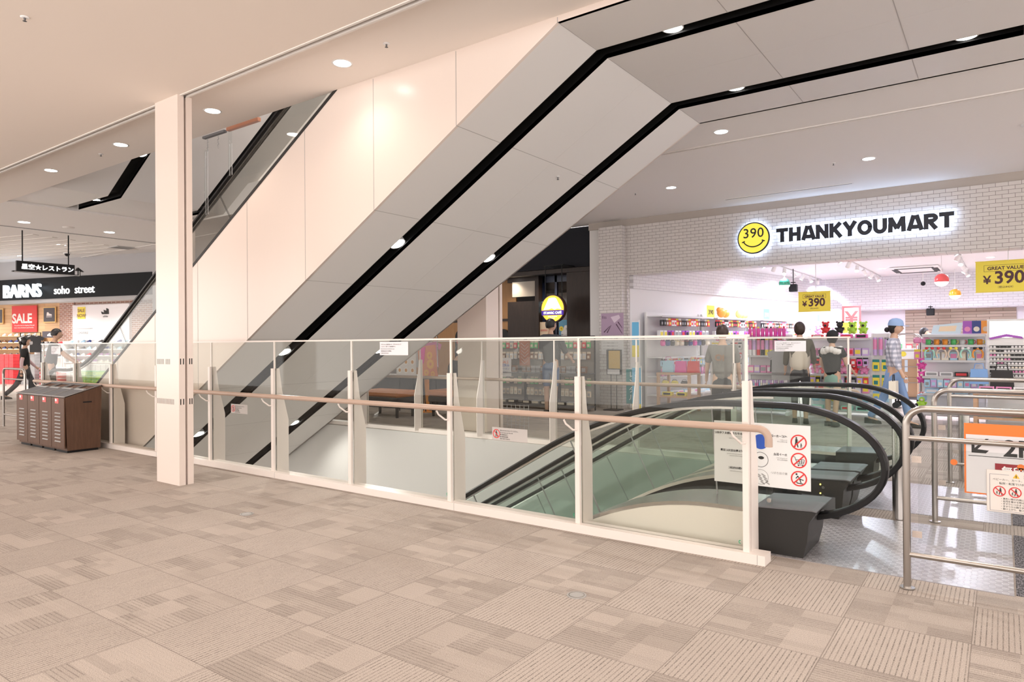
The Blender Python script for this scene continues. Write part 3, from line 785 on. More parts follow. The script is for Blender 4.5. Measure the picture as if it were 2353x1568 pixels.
# ------------------------------------------------------------ waste bins
def recycling_bin(x0, w, label, end=False):
    r = thing('waste_bin', label, 'bin', (x0+w/2, 3.8, 0), group='waste bins in a row')
    x1 = x0+w; y0, y1 = 3.545, 3.955
    m = MB(); m.prism([(y0+.02, .03), (y1-.015, .03), (y1, .80), (y0, .675)], 'x', x0+.002, x1-.002)
    b = obj('body', m, 'bin_wood', r)
    f = MB(); f.prism([(y0+.001, .06), (y0-.012, .06), (y0-.014, .668), (y0-.002, .668)], 'x', x0+.006, x1-.006)
    d = obj('door', f, 'bin_wood', r)
    for i in range(9):
        z = .13+.043*i
        s = MB(); s.prism([(y0-.0135, z), (y0-.021, z+.002), (y0-.0135, z+.014)], 'x', x0+w*.28, x0+w*.72); obj('louvre', s, 'grey', d)
    k = MB(); k.box(x0+.03, x1-.03, y0+.03, y1-.03, 0, .03); obj('base', k, 'black', r)
    def lidq(a, b, xa, xb, o):  # sloped top, a..b along the slope
        p = lambda t: (y0-.015+(y1+.005-(y0-.015))*t, .678+(.805-.678)*t)
        q0, q1 = p(a), p(b)
        return [(q0[0], q0[1]+o), (q1[0], q1[1]+o), (q1[0], q1[1]+o+.006), (q0[0], q0[1]+o+.006)]
    l = MB(); l.prism(lidq(0, .62, 0, 0, 0), 'x', x0+.004, x1-.004); l.prism(lidq(.9, 1, 0, 0, 0), 'x', x0+.004, x1-.004)
    l.prism(lidq(.62, .9, 0, 0, 0), 'x', x0+.004, x0+.05); l.prism(lidq(.62, .9, 0, 0, 0), 'x', x1-.05, x1-.004)
    lo = obj('lid', l, 'grey_dark', r)
    e = MB()
    for xx in (x0+.004, x1-.010): e.prism(lidq(0, 1, 0, 0, .004), 'x', xx, xx+.006)
    e.prism(lidq(0, .02, 0, 0, .004), 'x', x0, x1); obj('lid_edge', e, 'stainless', lo)
    h = MB(); h.prism(lidq(.60, .92, 0, 0, -.02), 'x', x0+.045, x1-.045); obj('opening', h, 'black', lo)
    fl = MB(); fl.prism(lidq(.55, .62, 0, 0, .006), 'x', x0+.05, x1-.05); obj('flap', fl, 'grey', lo)
    lb = MB(); lb.box(x0+w*.30, x0+w*.58, y0-.0165, y0-.0145, .60, .665); obj('sorting_label', lb, mat('label_red', (.72, .12, .12), .5), d)
    lw = MB(); lw.box(x0+w*.32, x0+w*.44, y0-.017, y0-.0165, .625, .655); obj('label_mark', lw, 'white', d)
    if end:
        g = MB(); g.box(x1-.001, x1+.001, 3.74, 3.84, .60, .617); obj('hand_slot', g, 'black', b)
    return r
WB = .372
for i, s in enumerate(('leftmost brown wood waste bin, farthest from the white column', 'second brown wood waste bin from the left of the row', 'third brown wood waste bin, next to the rightmost one', 'rightmost brown wood waste bin, its side panel with a slot handle showing')):
    recycling_bin(-10.70+WB*i, WB, s, i == 3)

# ------------------------------------------------------------ steel crowd barriers at the escalator heads
def barrier(x0, x1, y, label, mid=.79, low=.18, flat_plate=False):
    r = thing('pipe_barrier', label, 'barrier', (x0, y, 0), group='steel pipe barriers')
    m = MB(); R = .09; zt = .945
    pts = [(x0, y, 0), (x0, y, zt-R)]+[(x0+R-R*cos(t), y, zt-R+R*sin(t)) for t in frange(.2, pi/2, 8)]+[(x1-R, y, zt)]+[(x1-R+R*sin(t), y, zt-R+R*cos(t)) for t in frange(.2, pi/2, 8)]+[(x1, y, 0)]
    m.tube(pts, .0185, 14); obj('frame', m, 'stainless_dull', r)
    for z in (mid, low):
        m = MB(); m.tube([(x0, y, z), (x1, y, z)], .014, 12); obj('crossbar', m, 'stainless_dull', r)
    for x in (x0, x1):
        m = MB(); m.cyl((x, y, .004), (x, y, .008), .036, n=20); obj('foot_plate', m, 'stainless', r)
    p = MB(); p.box(x0+.05, x1-.05, y+.020, y+.024, .24, .74); obj('acrylic_panel', p, 'acrylic', r)
    for z in (.677, .285):
        for x in (x0+.045, x1-.045):
            c = MB(); c.box(x-.022, x+.022, y+.016, y+.019, z-.017, z+.017); c.cyl((x, y+.016, z), (x, y+.012, z), .007, n=10)
            obj('panel_clip', c, mat('clip_beige', (.55, .47, .42), .4, .3), r)
    return r
b1 = barrier(-.418, .62, 4.113, 'steel pipe barrier nearest the camera, carrying the orange-edged sign')
b2 = barrier(-.405, .63, 5.72, 'steel pipe barrier between the two escalator heads', .785, .176)
b3 = barrier(-.402, .63, 7.38, 'steel pipe barrier farthest from the camera, next to the far glass railing', .79, .176)
for x, y, l in ((-.62, 5.66, 'short chromed bollard with black cap behind the near escalator nose'), (-.30, 7.55, 'short chromed bollard with black cap by the farthest pipe barrier')):
    t = thing('bollard', l, 'bollard', (x, y, 0))
    m = MB(); m.cyl((x, y, 0), (x, y, .66), .045, n=20); obj('shaft', m, 'stainless', t)
    m = MB(); m.cyl((x, y, .66), (x, y, .675), .047, n=20); obj('cap', m, 'black', t)
# orange direction sign and the warning notice on the nearest barrier
mat('sign_orange', (0.85, 0.19, 0.02), .45); mat('sign_pale', (0.74, 0.72, 0.74), .45)
sg = thing('direction_sign', 'white direction sign with orange border and 2F arrow on the nearest pipe barrier', 'sign', (.1, 4.142, .7))
m = MB(); m.box(-.165, .40, 4.142, 4.145, .527, .88); obj('backing', m, 'sign_orange', sg)
m = MB(); m.box(-.157, .392, 4.1405, 4.142, .534, .824); obj('face', m, 'sign_pale', sg)
m = MB(); yy = 4.140
flat(m, [(-.134, .733), (-.134, .785), (-.121, .770), (-.121, .757), (-.075, .806), (-.062, .806), (-.109, .752), (-.062, .748), (-.075, .733)], yy)
m.box(-.147, .37, yy-.0003, yy, .7165, .7195)
obj('arrow', m, 'ink', sg)
text('2F', .112, (-.004, yy, .727), (1,0,0), 'ink', sg, ext=.0003, bold=.003)
m = MB(); m.box(-.038, .20, yy-.001, yy, .62, .688); obj('name_block', m, mat('maroon', (.30, .008, .02), .5), sg)
text('無印良品', .045, (-.012, yy-.0013, .638), (1,0,0), 'white', sg, ext=.0002, bold=.0012)
for x, l in ((-.209, 'orange round sticker on the clear panel left of the direction sign'), (.065, 'orange round sticker overlapping the maroon block of the direction sign')):
    m = MB(); m.disc((x, 4.1385, .677), .0155, (0,-1,0), 24); solo('sticker', m, 'sign_orange', l, 'sticker')
wn = thing('warning_notice', 'small white warning notice with two red prohibition rings on the nearest barrier', 'notice', (0, 4.134, .45))
m = MB(); m.rbox(-.073, .22, 4.134, 4.138, .449, .657, .002); obj('sheet', m, mat('notice_cream', (.80, .74, .70), .5), wn)
m = MB(); yy = 4.1335
for a, b, c, d in ((-.060, .018, .635, .6362), (-.060, -.0588, .456, .635), (-.060, .21, .456, .4572), (.12, .21, .635, .6362), (.2088, .21, .456, .636)): m.box(a, b, yy-.0002, yy, c, d)
obj('border', m, mat('border_navy', (.03, .04, .12), .5), wn)
m = MB(); flat(m, [(.032, .622), (.060, .622), (.046, .645)], yy); obj('warning_triangle', m, mat('amber', (.85, .5, .03), .5), wn)
text('!', .018, (.0435, yy-.0004, .624), (1,0,0), 'ink', wn, ext=.0002, bold=.0008)
text('注意', .018, (.075, yy, .627), (1,0,0), 'ink', wn, ext=.0002, bold=.0004)
text('ベビーカー、カート、車いす等での', .0125, (-.048, yy, .606), (1,0,0), 'ink', wn, ext=.0002)
text('転倒・転落でけがをする恐れ', .0125, (-.022, yy, .588), (1,0,0), 'ink', wn, ext=.0002)
for x in (-.021, .041, .103):
    m = MB(); ring(m, (x, .553), .026, .0045, y0=yy-.0006, ang=-45); obj('prohibition_ring', m, 'sign_red', wn)
    m = MB(); figure_walk(m, x+.004, .553, .036, yy-.0002, -1); figure_walk(m, x-.010, .546, .016, yy-.0002, -1); obj('pictogram', m, 'ink', wn)
for i, s in enumerate(('・黄色い線の内側に乗って', '・幼児を乗せる時は保護者', '・手すりにつかまってください', '・手すりから顔や手を出さない', '・駆け上がり、駆け下りない')):
    text(s, .0105, (-.018, yy, .514-.0125*i), (1,0,0), 'ink', wn, ext=.0002)

# ------------------------------------------------------------ floor boxes
for x, y, l in ((-1.79, 3.04, 'round steel floor box in the carpet at the bottom of the picture'), (-4.727, 3.064, 'round steel floor box in the carpet near the railing foot')):
    t = thing('floor_box', l, 'floor outlet', (x, y, 0))
    m = MB(); m.cyl((x, y, 0), (x, y, .004), .05, n=28); obj('cover', m, mat('box_grey', (.42, .41, .40), .5, .3), t)
    m = MB(); m.disc((x, y, .0045), .042, (0,0,1), 28, .037); obj('rim', m, 'stainless', t)
for y0, y1, l in ((4.30, 5.60, 'dark woven floor mat beyond the nearer landing plate'), (5.92, 7.12, 'dark woven floor mat beyond the farther landing plate')):
    m = MB(); m.box(.045, .95, y0, y1, 0, .006); solo('floor_mat', m, 'mat_weave', l, 'mat')
# ------------------------------------------------------------ ceiling downlights
def downlight(x, y, z, e=55, col=(1, .86, .74), r=.075, label=None, lens='lamp', spot=135, grp='round downlights in the ceiling'):
    t = thing('ceiling_downlight', label, 'downlight', (x, y, z), group=grp)
    m = MB(); m.lathe([(r-.004, -.001), (r+.012, -.004), (r+.016, 0)], (0,0,0), 24); obj('trim_ring', m, 'white', t, world=False)
    m = MB(); m.disc((0, 0, -.003), r-.003, (0,0,-1), 24); obj('lens', m, lens, t, world=False)
    if e: light('lamp_'+'beam', 'SPOT', (x, y, z-.02), e, col, .06, spot=spot, blend=.8)
    return t
rowlab = ['downlight nearest the rising pink escalator side, over the column row', 'second downlight right of the column, above the near railing', 'downlight just left of the white column, above the near railing', 'downlight over the waste bins, farthest left above the near railing']
for i, x in enumerate((-4.60, -6.61, -8.60, -10.61)):
    downlight(x, 3.92, ZC, 15, (1, .80, .66), label=rowlab[i])
for i, (x, y) in enumerate(((-2.60, 3.92), (-.6, 3.92), (1.4, 3.92))):
    downlight(x, y, ZC, 26, (1, .82, .69), label='downlight over the near railing beyond the top of the picture')
for x in (-12.6, -9.6, -6.6, -3.6, -.6, 2.4):
    for y in (1.9, -1.1, -4.1):
        if (x, y) == (-6.6, 1.9): continue
        downlight(x, y, ZF, 36, (1, .83, .70), label='downlight in the front ceiling, out of the picture')
far = [(-2.622, 7.80, 'downlight above the far railing, left of the hanging truss edge'), (-1.435, 10.145, 'downlight above the brick storefront at right'), (-4.208, 10.145, 'downlight above the brick storefront, next to the sloping soffit'), (1.33, 10.145, 'downlight above the storefront beyond the right edge'), (-6.98, 10.145, 'downlight above the cafe, behind the sloping soffit')]
for x, y, l in far: downlight(x, y, ZC, 75, (.96, .94, 1), label=l, lens='lamp_cool')
lf = [(-15.45, 5.24, 'left ceiling downlight nearest the ceiling opening edge'), (-15.42, 6.79, 'ceiling downlight right of the hanging black sign'), (-18.2, 6.94, 'ceiling downlight above the hanging black sign'), (-21.2, 7.03, 'ceiling downlight left behind the hanging black sign'), (-21.12, 9.23, 'ceiling downlight over the right end of the black shop fascia'), (-24.7, 7.9, 'farthest left ceiling downlight above the black shop fascia'), (-15.5, 3.6, 'ceiling downlight left of the bins beyond the picture')]
for x, y, l in lf: downlight(x, y, ZC, 60, (1, .90, .83), r=.10, label=l)
# sprinklers and detectors
def ceil_dot(name, x, y, z, label, r=.028, cat='sprinkler', dark=True):
    t = thing(name, label, cat, (x, y, z))
    m = MB(); m.lathe([(r, 0), (r*1.0, -.004), (r*.55, -.008), (.0001, -.008)], (0,0,0), 18); obj('plate', m, 'white', t, world=False)
    m = MB(); m.cyl((0,0,-.006), (0,0,-.03), .008, .005, 10); m.disc((0,0,-.03), .014, (0,0,-1), 12); obj('head', m, 'grey_dark' if dark else 'grey_light', t, world=False)
for x, y, z, l in ((-4.012, 3.874, ZC, 'sprinkler head between ceiling light and pink escalator side'), (-9.207, 3.959, ZC, 'sprinkler head left of the white column'), (-5.595, 1.908, ZF, 'sprinkler head in the ceiling at top left corner'), (-1.858, 10.10, ZC, 'sprinkler head beside the right storefront downlight'), (-4.826, 10.16, ZC, 'sprinkler head beside the left storefront downlight')):
    ceil_dot('sprinkler', x, y, z, l)
def sprinkler_soffit():
    x = -3.75; y = 6.05; z = zl(x)
    t = thing('sprinkler', 'sprinkler head in the sloping soffit between the black slots', 'sprinkler', (x, y, z))
    m = MB(); m.lathe([(.022, 0), (.018, -.008), (.0001, -.008)], (0,0,0), 16); obj('plate', m, 'white', t, world=False)
    m = MB(); m.cyl((0,0,0), (0,0,-.035), .007, .006, 10); m.disc((0,0,-.035), .013, (0,0,-1), 12); obj('head', m, 'grey_dark', t, world=False)
sprinkler_soffit()
t = thing('ceiling_speaker', 'round detector at the right edge of the ceiling above the storefront', 'detector', (.24, 9.6, ZC))
m = MB(); m.lathe([(.06, 0), (.058, -.02), (.0001, -.03)], (0,0,0), 20); obj('housing', m, 'white', t, world=False)
m = MB(); m.lathe([(.02, -.027), (.018, -.036), (.0001, -.038)], (0,0,0), 12); obj('sensor', m, 'grey_dark', t, world=False)
t = thing('ceiling_diffuser', 'thin linear air diffuser in the ceiling above the brick storefront', 'air diffuser', (-3.0, 11.56, ZC))
m = MB(); m.box(-3.836, -1.85, 11.53, 11.59, ZC-.006, ZC); obj('frame', m, 'paint_ceiling', t)
m = MB(); m.box(-3.82, -1.866, 11.552, 11.568, ZC-.008, ZC-.005); obj('slot', m, 'grey_dark', t)
# clear fall-guard tubes hanging beside the opening
for x, zb, l, cm in ((-7.48, 2.808, 'longer clear guard tube hanging from a dark bracket at the ceiling opening', 'grey_dark'), (-6.99, 3.189, 'shorter clear guard tube hanging from a copper bracket at the ceiling opening', 'copper')):
    mat('copper', (.62, .30, .20), .3, .7)
    t = thing('guard_tube', l, 'guard', (x, 4.352, 3.7))
    w_ = .40 if cm == 'grey_dark' else .55
    m = MB(); m.box(x-.04, x+w_, 4.33, 4.37, 3.695, 3.72 if cm == 'grey_dark' else 3.735); obj('bracket', m, cm, t)
    m = MB(); m.cyl((x, 4.352, zb), (x, 4.352, 3.56 if cm == 'grey_dark' else 3.69), .021, n=14, cap=True); obj('tube', m, 'acrylic', t)
    m = MB(); m.tube([(x+.022, 4.36, zb+.01), (x+.022, 4.36, 3.55)], .003, 6); m.tube([(x-.022, 4.36, zb+.01), (x-.022, 4.36, 3.55)], .003, 6); obj('tube_edge', m, 'grey_light', t)
    for dx in (0.02, .24) if cm == 'grey_dark' else ():
        m = MB()
        for k in range(5):
            m.tube([(x+dx+.008*cos(a), 4.36+(.008*sin(a) if k % 2 else 0), 3.69-.03*k-.012+.014*sin(a)) for a in frange(0, 2*pi, 9)[:-1]], .003, 5, closed=True)
        obj('chain', m, 'grey', t)
# ------------------------------------------------------------ the brick-fronted store on the right
YF = 12.2
SX0, SX1 = -6.54, 7.0
f = MB(); f.box(-5.85, SX1, YF, YF+.35, 2.62, 3.585); f.k = 1; f.box(-5.85, SX1, YF+.02, YF+.35, 3.585, ZC); f.box(-6.85, -5.85, YF+.02, YF+.3, 3.585, ZC)
struct('wall_storefront', f, ['white_brick', mat('beige_wall', (.46, .41, .37), .7)])
f = MB(); f.box(-6.03, -5.99, YF, YF+.3, 0, 3.585); f.box(SX0, -6.03, YF-.13, YF+.3, 0, 3.585)
f.k = 1; f.box(-5.9905, -5.985, YF+.001, YF+.3, 0, 2.62)
f.k = 0; f.box(-5.99, -5.85, YF+.001, YF+.3, 2.62, 3.585)
struct('pillar_brick', f, ['white_brick', 'white_brick_side'])
f = MB(); f.box(-6.85, SX0, YF+.06, YF+.3, 0, 3.6); struct('wall_strip', f, 'soffit_white')
WH = math.atan(.2035)
wx = lambda y, off=0: -5.93+off+.2035*(y-12.5)
f = MB()
def wallquad(mb, off, th, y0, y1, z0, z1):
    a, b = wx(y0, off), wx(y1, off)
    mb.add([(a-th, y0, z0), (a, y0, z0), (b, y1, z0), (b-th, y1, z0), (a-th, y0, z1), (a, y0, z1), (b, y1, z1), (b-th, y1, z1)],
           [(0,3,2,1),(4,5,6,7),(0,1,5,4),(1,2,6,5),(2,3,7,6),(3,0,4,7)])
wallquad(f, 0, .1, 12.3, 21.2, 0, 2.36); f.k = 1; wallquad(f, .07, .17, 12.3, 21.2, 2.36, 3.0)
struct('wall_store_left', f, ['store_paint', 'white_brick_inner'])
f = MB(); f.box(-4.6, SX1, 20.5, 20.6, 2.12, 3.0); struct('wall_store_bulkhead', f, 'white_brick_back')
f = MB(); f.box(-4.6, -3.45, 19.2, 21.0, 0, 2.12); f.k = 1; f.box(-3.45, SX1, 20.98, 21.08, 0, 2.12); f.box(-3.45, SX1, 20.6, 21.0, 2.10, 2.14)
f.k = 0; f.box(SX1, SX1+.1, 12.4, 21, 0, 3)
struct('wall_store_back', f, ['paint', 'lilac_wall'])
f = MB(); f.box(-2.122, .27, 20.95, 20.985, 0, 2.125); struct('wall_store_timber', f, 'slate_wood')
f = MB(); f.box(-6.2, SX1, YF+.05, 21.1, 3.0, 3.1); struct('ceiling_store', f, 'store_paint')
f = MB(); f.box(-6.2, SX1, YF+.15, 21.1, -.06, .003); struct('floor_store', f, 'store_planks')
def W(x, y, z, o=.0): return (x, y, z)
# illuminated sign: smiling yellow disc with 390 and the black channel letters
glow = mat('sign_glow', (.9, .95, 1), .5, emit=(.55, .72, 1.0), estr=9.0)
mat('smile_yellow', (.92, .80, .08), .45, emit=(1, .88, .1), estr=.35); mat('letter_navy', (.012, .016, .030), .4)
sn = thing('store_sign', 'backlit black store name letters on the white brick front', 'sign', (-1.9, YF, 3.0))
yl = YF-.075
def stroke(mb, pts, w_, y0, y1):
    """a thick polyline in the xz plane, mitred"""
    n = len(pts); L_, R2 = [], []
    for i in range(n):
        p = Vector(pts[i]); a = (p-Vector(pts[i-1])).normalized() if i else None; c = (Vector(pts[i+1])-p).normalized() if i < n-1 else None
        d = (a+c).normalized() if a and c else (a or c); k = 1/max(.35, d.dot(c or a)); q = Vector((-d.y, d.x))*w_*.5*k
        L_.append(p+q); R2.append(p-q)
    for i in range(n-1): mb.prism([tuple(L_[i]), tuple(L_[i+1]), tuple(R2[i+1]), tuple(R2[i])], 'y', y0, y1)
arc = lambda cx, cz, rx, rz_, a0, a1, k=12: [(cx+rx*cos(RAD(a0+(a1-a0)*i/k)), cz+rz_*sin(RAD(a0+(a1-a0)*i/k))) for i in range(k+1)]
def letter(ch, w_, h, s):
    e = s/2
    return {'T': [[(0, h-e), (w_, h-e)], [(w_/2, h), (w_/2, 0)]], 'H': [[(e, 0), (e, h)], [(w_-e, 0), (w_-e, h)], [(0, h/2), (w_, h/2)]],
            'A': [[(e*.8, 0), (w_/2-e*.55, h)], [(w_-e*.8, 0), (w_/2+e*.55, h)], [(w_*.2, h*.24), (w_*.8, h*.24)]], 'N': [[(e, 0), (e, h)], [(w_-e, 0), (w_-e, h)], [(e, h-e*.6), (w_-e, e*.6)]],
            'K': [[(e, 0), (e, h)], [(e, h*.40), (w_-e*.9, h)], [(w_*.40, h*.56), (w_-e*.7, 0)]], 'Y': [[(e*.8, h), (w_/2, h*.45)], [(w_-e*.8, h), (w_/2, h*.45)], [(w_/2, h*.50), (w_/2, 0)]],
            'O': [arc(w_/2, h/2, w_/2-e, h/2-e, 0, 370, 28)], 'U': [[(e, h)]+arc(w_/2, w_/2, w_/2-e, w_/2-e, 180, 360, 12)+[(w_-e, h)]],
            'M': [[(e, 0), (e*1.3, h)], [(w_-e, 0), (w_-e*1.3, h)], [(e*1.25, h-e*.4), (w_/2, h*.22)], [(w_-e*1.25, h-e*.4), (w_/2, h*.22)]],
            'R': [[(e, 0), (e, h)], [(e, h-e), (w_*.55, h-e)]+arc(w_*.55, h*.70, w_*.45-e, h*.30-e, 90, -90, 10)[1:]+[(e, h*.40+e)], [(w_*.45, h*.45), (w_-e*.8, 0)]]}[ch]
lx = -3.135
for i, (ch, w_) in enumerate((('T', .215), ('H', .205), ('A', .245), ('N', .215), ('K', .215), ('Y', .235), ('O', .235), ('U', .215), ('M', .270), ('A', .245), ('R', .205), ('T', .215))):
    for nm, th, y0, y1, m_ in (('letter', .064, yl-.02, yl+.005, 'letter_navy'), ('light_edge', .052, yl+.02, yl+.034, glow)):
        m = MB()
        for k, pts in enumerate(letter(ch, w_*.90, .236, .060)):
            stroke(m, [(lx+a, 2.985+c) for a, c in pts], th, y0-.0004*k, y1)
        obj(nm, m, m_, sn)
    lx += w_*.90+(.004 if ch in 'AKY' else .014)
ds = thing('smile_sign', 'backlit yellow smiling disc reading 390 on the white brick front', 'sign', (-3.52, YF, 3.1))
m = MB(); m.cyl((-3.52, YF-.05, 3.102), (-3.52, YF-.09, 3.102), .275, n=48); obj('disc', m, 'letter_navy', ds)
m = MB(); m.disc((-3.52, YF-.0915, 3.102), .255, (0,-1,0), 48); obj('face', m, 'smile_yellow', ds)
m = MB(); m.cyl((-3.52, YF-.03, 3.102), (-3.52, YF-.048, 3.102), .262, n=40); obj('light_edge', m, glow, ds)
text('390', .235, (-3.52, YF-.093, 3.11), (1,0,0), 'letter_navy', ds, align='CENTER', ext=.001, bold=.0015, sp=1.05)
m = MB(); m.tube([(-3.52+.185*sin(a), YF-.093, 3.11-.16*cos(a)) for a in frange(-1.15, 1.15, 17)], .011, 6)
for s in (-1, 1): m.tube([(-3.52+s*.145, YF-.093, 3.055), (-3.52+s*.195, YF-.093, 3.035)], .010, 6)
obj('smile', m, 'letter_navy', ds)
for x in (-3.52, -2.9, -2.35, -1.8, -1.25, -.8):
    light('sign_halo', 'POINT', (x, YF-.045, 3.10), 3.5, (.55, .72, 1), .03)
# pendants, track spots, cassette, small ceiling things
def pendant(x, y, z, c, r, label):
    t = thing('pendant_lamp', label, 'pendant lamp', (x, y, z), group='two-tone globe pendants in the store')
    m = MB(); m.lathe([(r*sin(a), r*cos(a)) for a in frange(0.001, pi*.60, 12)], (0,0,0), 24); obj('shade', m, c, t, world=False)
    m = MB(); m.lathe([(max(r*sin(a), 1e-5)*.985, r*cos(a)*.985) for a in frange(pi*.59, pi, 9)], (0,0,0), 24); obj('diffuser', m, mat('lamp_soft', (1,1,1), .5, emit=(1, .97, .97), estr=3.0), t, world=False)
    m = MB(); m.tube([(0,0,r*.98), (0,0,3.0-z)], .006, 6); obj('cord', m, 'white', t, world=False)
    m = MB(); m.cyl((0,0,r*.97), (0,0,r*1.22), .035, .012, 12); obj('cap', m, 'white', t, world=False)
mat('pend_green', (.02, .20, .12), .15); mat('pend_purple', (.22, .04, .16), .2); mat('pend_red', (.80, .11, .11), .2); mat('pend_orange', (.85, .36, .03), .2); mat('pend_yellow', (.85, .72, .03), .3)
pendant(-4.07, 16.39, 2.62, 'pend_green', .125, 'green and white globe pendant in the store')
pendant(-3.94, 20.2, 2.50, 'pend_purple', .125, 'purple and white globe pendant in the store')
pendant(-.95, 15.41, 2.45, 'pend_red', .125, 'coral red and white globe pendant in the store')
pendant(-.93, 19.45, 2.4, 'pend_orange', .125, 'orange and white globe pendant in the store')
pendant(-4.75, 19.2, 2.31, 'pend_yellow', .115, 'yellow and white globe pendant near the store wall')
def track(x0, y0, x1, y1, n, label, heads=()):
    t = thing('track_rail', label, 'lighting track', (x0, y0, 3.0), group='lighting tracks')
    d = Vector((x1-x0, y1-y0, 0)); p = Vector((-d.y, d.x, 0)).normalized()*.016
    m = MB(); a, b = Vector((x0, y0, 3.0)), Vector((x1, y1, 3.0)); h = Vector((0,0,-.02))
    m.add([a-p, a+p, b+p, b-p, a-p+h, a+p+h, b+p+h, b-p+h], [(0,1,2,3),(4,7,6,5),(0,4,5,1),(1,5,6,2),(2,6,7,3),(3,7,4,0)])
    obj('rail', m, 'grey_light', t)
    for i in range(n):
        f_ = (i+.5)/n; x, y = x0+d.x*f_, y0+d.y*f_
        s = thing('track_spot', None, 'spotlight', (x, y, 2.98), group='white track spotlights')
        s['label'] = 'white track spotlight on the %s' % label.split(' on ')[0].split(',')[0]
        ang = (i*2.4) % 6.28; dv = Vector((cos(ang)*.55, sin(ang)*.55, -.8)).normalized()
        m = MB(); m.cyl((0,0,0), (0,0,-.06), .012, n=8); m.rbox(-.02, .02, -.05, .05, -.012, .0, .003); obj('bracket', m, 'white', s, world=False)
        c = Vector((0,0,-.09))
        m = MB(); m.cyl(c-dv*.07, c+dv*.06, .040, .045, 14); obj('housing', m, 'white', s, world=False)
        m = MB(); m.disc(c+dv*.062, .040, dv, 14); obj('lens', m, mat('lamp_spot', (1,1,1), .5, emit=(.96, .95, 1.0), estr=25.0), s, world=False)
        light('track_beam', 'SPOT', Vector((x, y, 2.89))+dv*.08, 140, (.84, .85, 1.0), .04, rot=dv.to_track_quat('-Z', 'Y').to_euler(), spot=120, blend=.8)
track(-4.07, 14.2, -4.07, 20.3, 7, 'lighting track close to the store side wall')
track(-2.62, 14.2, -2.62, 20.3, 6, 'lighting track in the middle of the store')
track(-.70, 14.2, -.70, 20.3, 6, 'lighting track above the sunglasses')
track(1.6, 13.4, 1.6, 19.6, 4, 'lighting track beyond the sunglasses')
cas = thing('air_conditioner', 'white ceiling cassette air conditioner with dark louvre slots in the store', 'air conditioner', (-1.66, 18.7, 2.96))
m = MB(); m.rbox(-2.15, -1.17, 18.0, 19.4, 2.955, 2.995, .012); obj('body', m, 'white', cas)
for a in ((-2.05, -1.27, 18.06, 18.2), (-2.05, -1.27, 19.2, 19.34), (-2.12, -2.0, 18.25, 19.15), (-1.32, -1.2, 18.25, 19.15)):
    m = MB(); m.box(*a, 2.948, 2.956); obj('louvre', m, 'ink', cas)
for i, (x, y) in enumerate(((-3.9, 14.5), (-2.3, 18.2), (-.2, 17.2), (-1.5, 19.0), (1.2, 15.5))):
    downlight(x, y, 3.0, 140, (.84, .85, 1), .07, 'small downlight in the bright store ceiling', 'lamp_cool', 150, 'downlights in the store ceiling')
for x, y, z, l in ((-4.0, 16.9, 2.55, 'black boxy speaker beside the green pendant'), (-1.5, 20.35, 2.02, 'black boxy projector on the bulkhead above the timber wall')):
    t = thing('store_speaker', l, 'speaker', (x, y, z))
    m = MB(); m.rbox(-.09, .09, -.06, .06, -.09, .09, .015); obj('cabinet', m, 'black', t, world=False)
    m = MB(); m.cyl((0,0,.09), (0,0,3.0-z if y < 20 else .16), .01, n=8); m.rbox(-.05, .05, -.04, .04, .12, .14, .004); obj('bracket', m, 'black', t, world=False)
t = thing('security_camera', 'small black camera on the edge of the store ceiling', 'camera', (-1.62, 19.9, 2.72))
m = MB(); m.ball((0,0,0), .055); obj('dome', m, 'black', t, world=False)
m = MB(); m.cyl((0,0,.04), (0,0,.28), .012, n=8); obj('stem', m, 'white', t, world=False)
t = thing('exit_sign', 'small green and white exit sign on the grey wall of the store', 'sign', (-3.9, 19.15, 1.9))
m = MB(); m.rbox(-.04, .04, -.03, .0, -.12, .12, .006); obj('housing', m, 'white', t, world=False)
m = MB(); m.box(-.032, .032, -.032, -.030, -.09, .09); obj('face', m, mat('exit_green', (.1,.7,.45), .4, emit=(.25, .9, .6), estr=1.2), t, world=False)
# hanging price banners
mat('banner_yellow', (.88, .74, .08), .5); mat('banner_ink', (.07, .02, .03), .5)
def banner(x0, x1, y, z0, z1, label, tax='（税込¥429）', rod=True):
    t = thing('price_banner', label, 'banner', (x0, y, z0), group='hanging yellow price banners')
    w_, h = x1-x0, z1-z0
    m = MB(); m.box(x0, x1, y, y+.004, z0, z1); obj('sheet', m, 'banner_yellow', t)
    mat('batten_yellow', (.80, .66, .08), .4)
    for q in ((z1-.008, z1+.006), (z0-.006, z0+.008)):
        m = MB(); m.box(x0-.005, x1+.005, y-.004, y+.008, *q); obj('batten', m, 'batten_yellow', t)
    if rod:
        m = MB(); m.tube([(x0+w_*.55, y, z1), (x0+w_*.55, y, 3.0)], .006, 6); obj('rod', m, 'white', t)
    yy = y-.0008
    m = MB(); a, b, c, d = x0+w_*.14, x1-w_*.14, z1-h*.34, z1-h*.13; e = .004
    m.box(a, b, yy, yy+.0005, d-e, d); m.box(a, b, yy, yy+.0005, c, c+e); m.box(a, a+e, yy, yy+.0005, c, d); m.box(b-e, b, yy, yy+.0005, c, d); obj('frame', m, 'banner_ink', t)
    cx = (x0+x1)/2
    text('GREAT VALUE', h*.15, (cx, yy, c+h*.053), (1,0,0), 'banner_ink', t, align='CENTER', ext=.0005, bold=.002, xs=w_/.565*.97*(.37/h))
    text('¥', h*.36, (x0+w_*.13, yy, z0+h*.27), (1,0,0), 'banner_ink', t, ext=.0005, bold=.004)
    text('390', h*.56, (x0+w_*.31, yy, z0+h*.27), (1,0,0), 'banner_ink', t, ext=.0005, bold=.006, xs=.95)
    text(tax, h*.085, (cx, yy, z0+h*.12), (1,0,0), 'banner_ink', t, align='CENTER', ext=.0005)
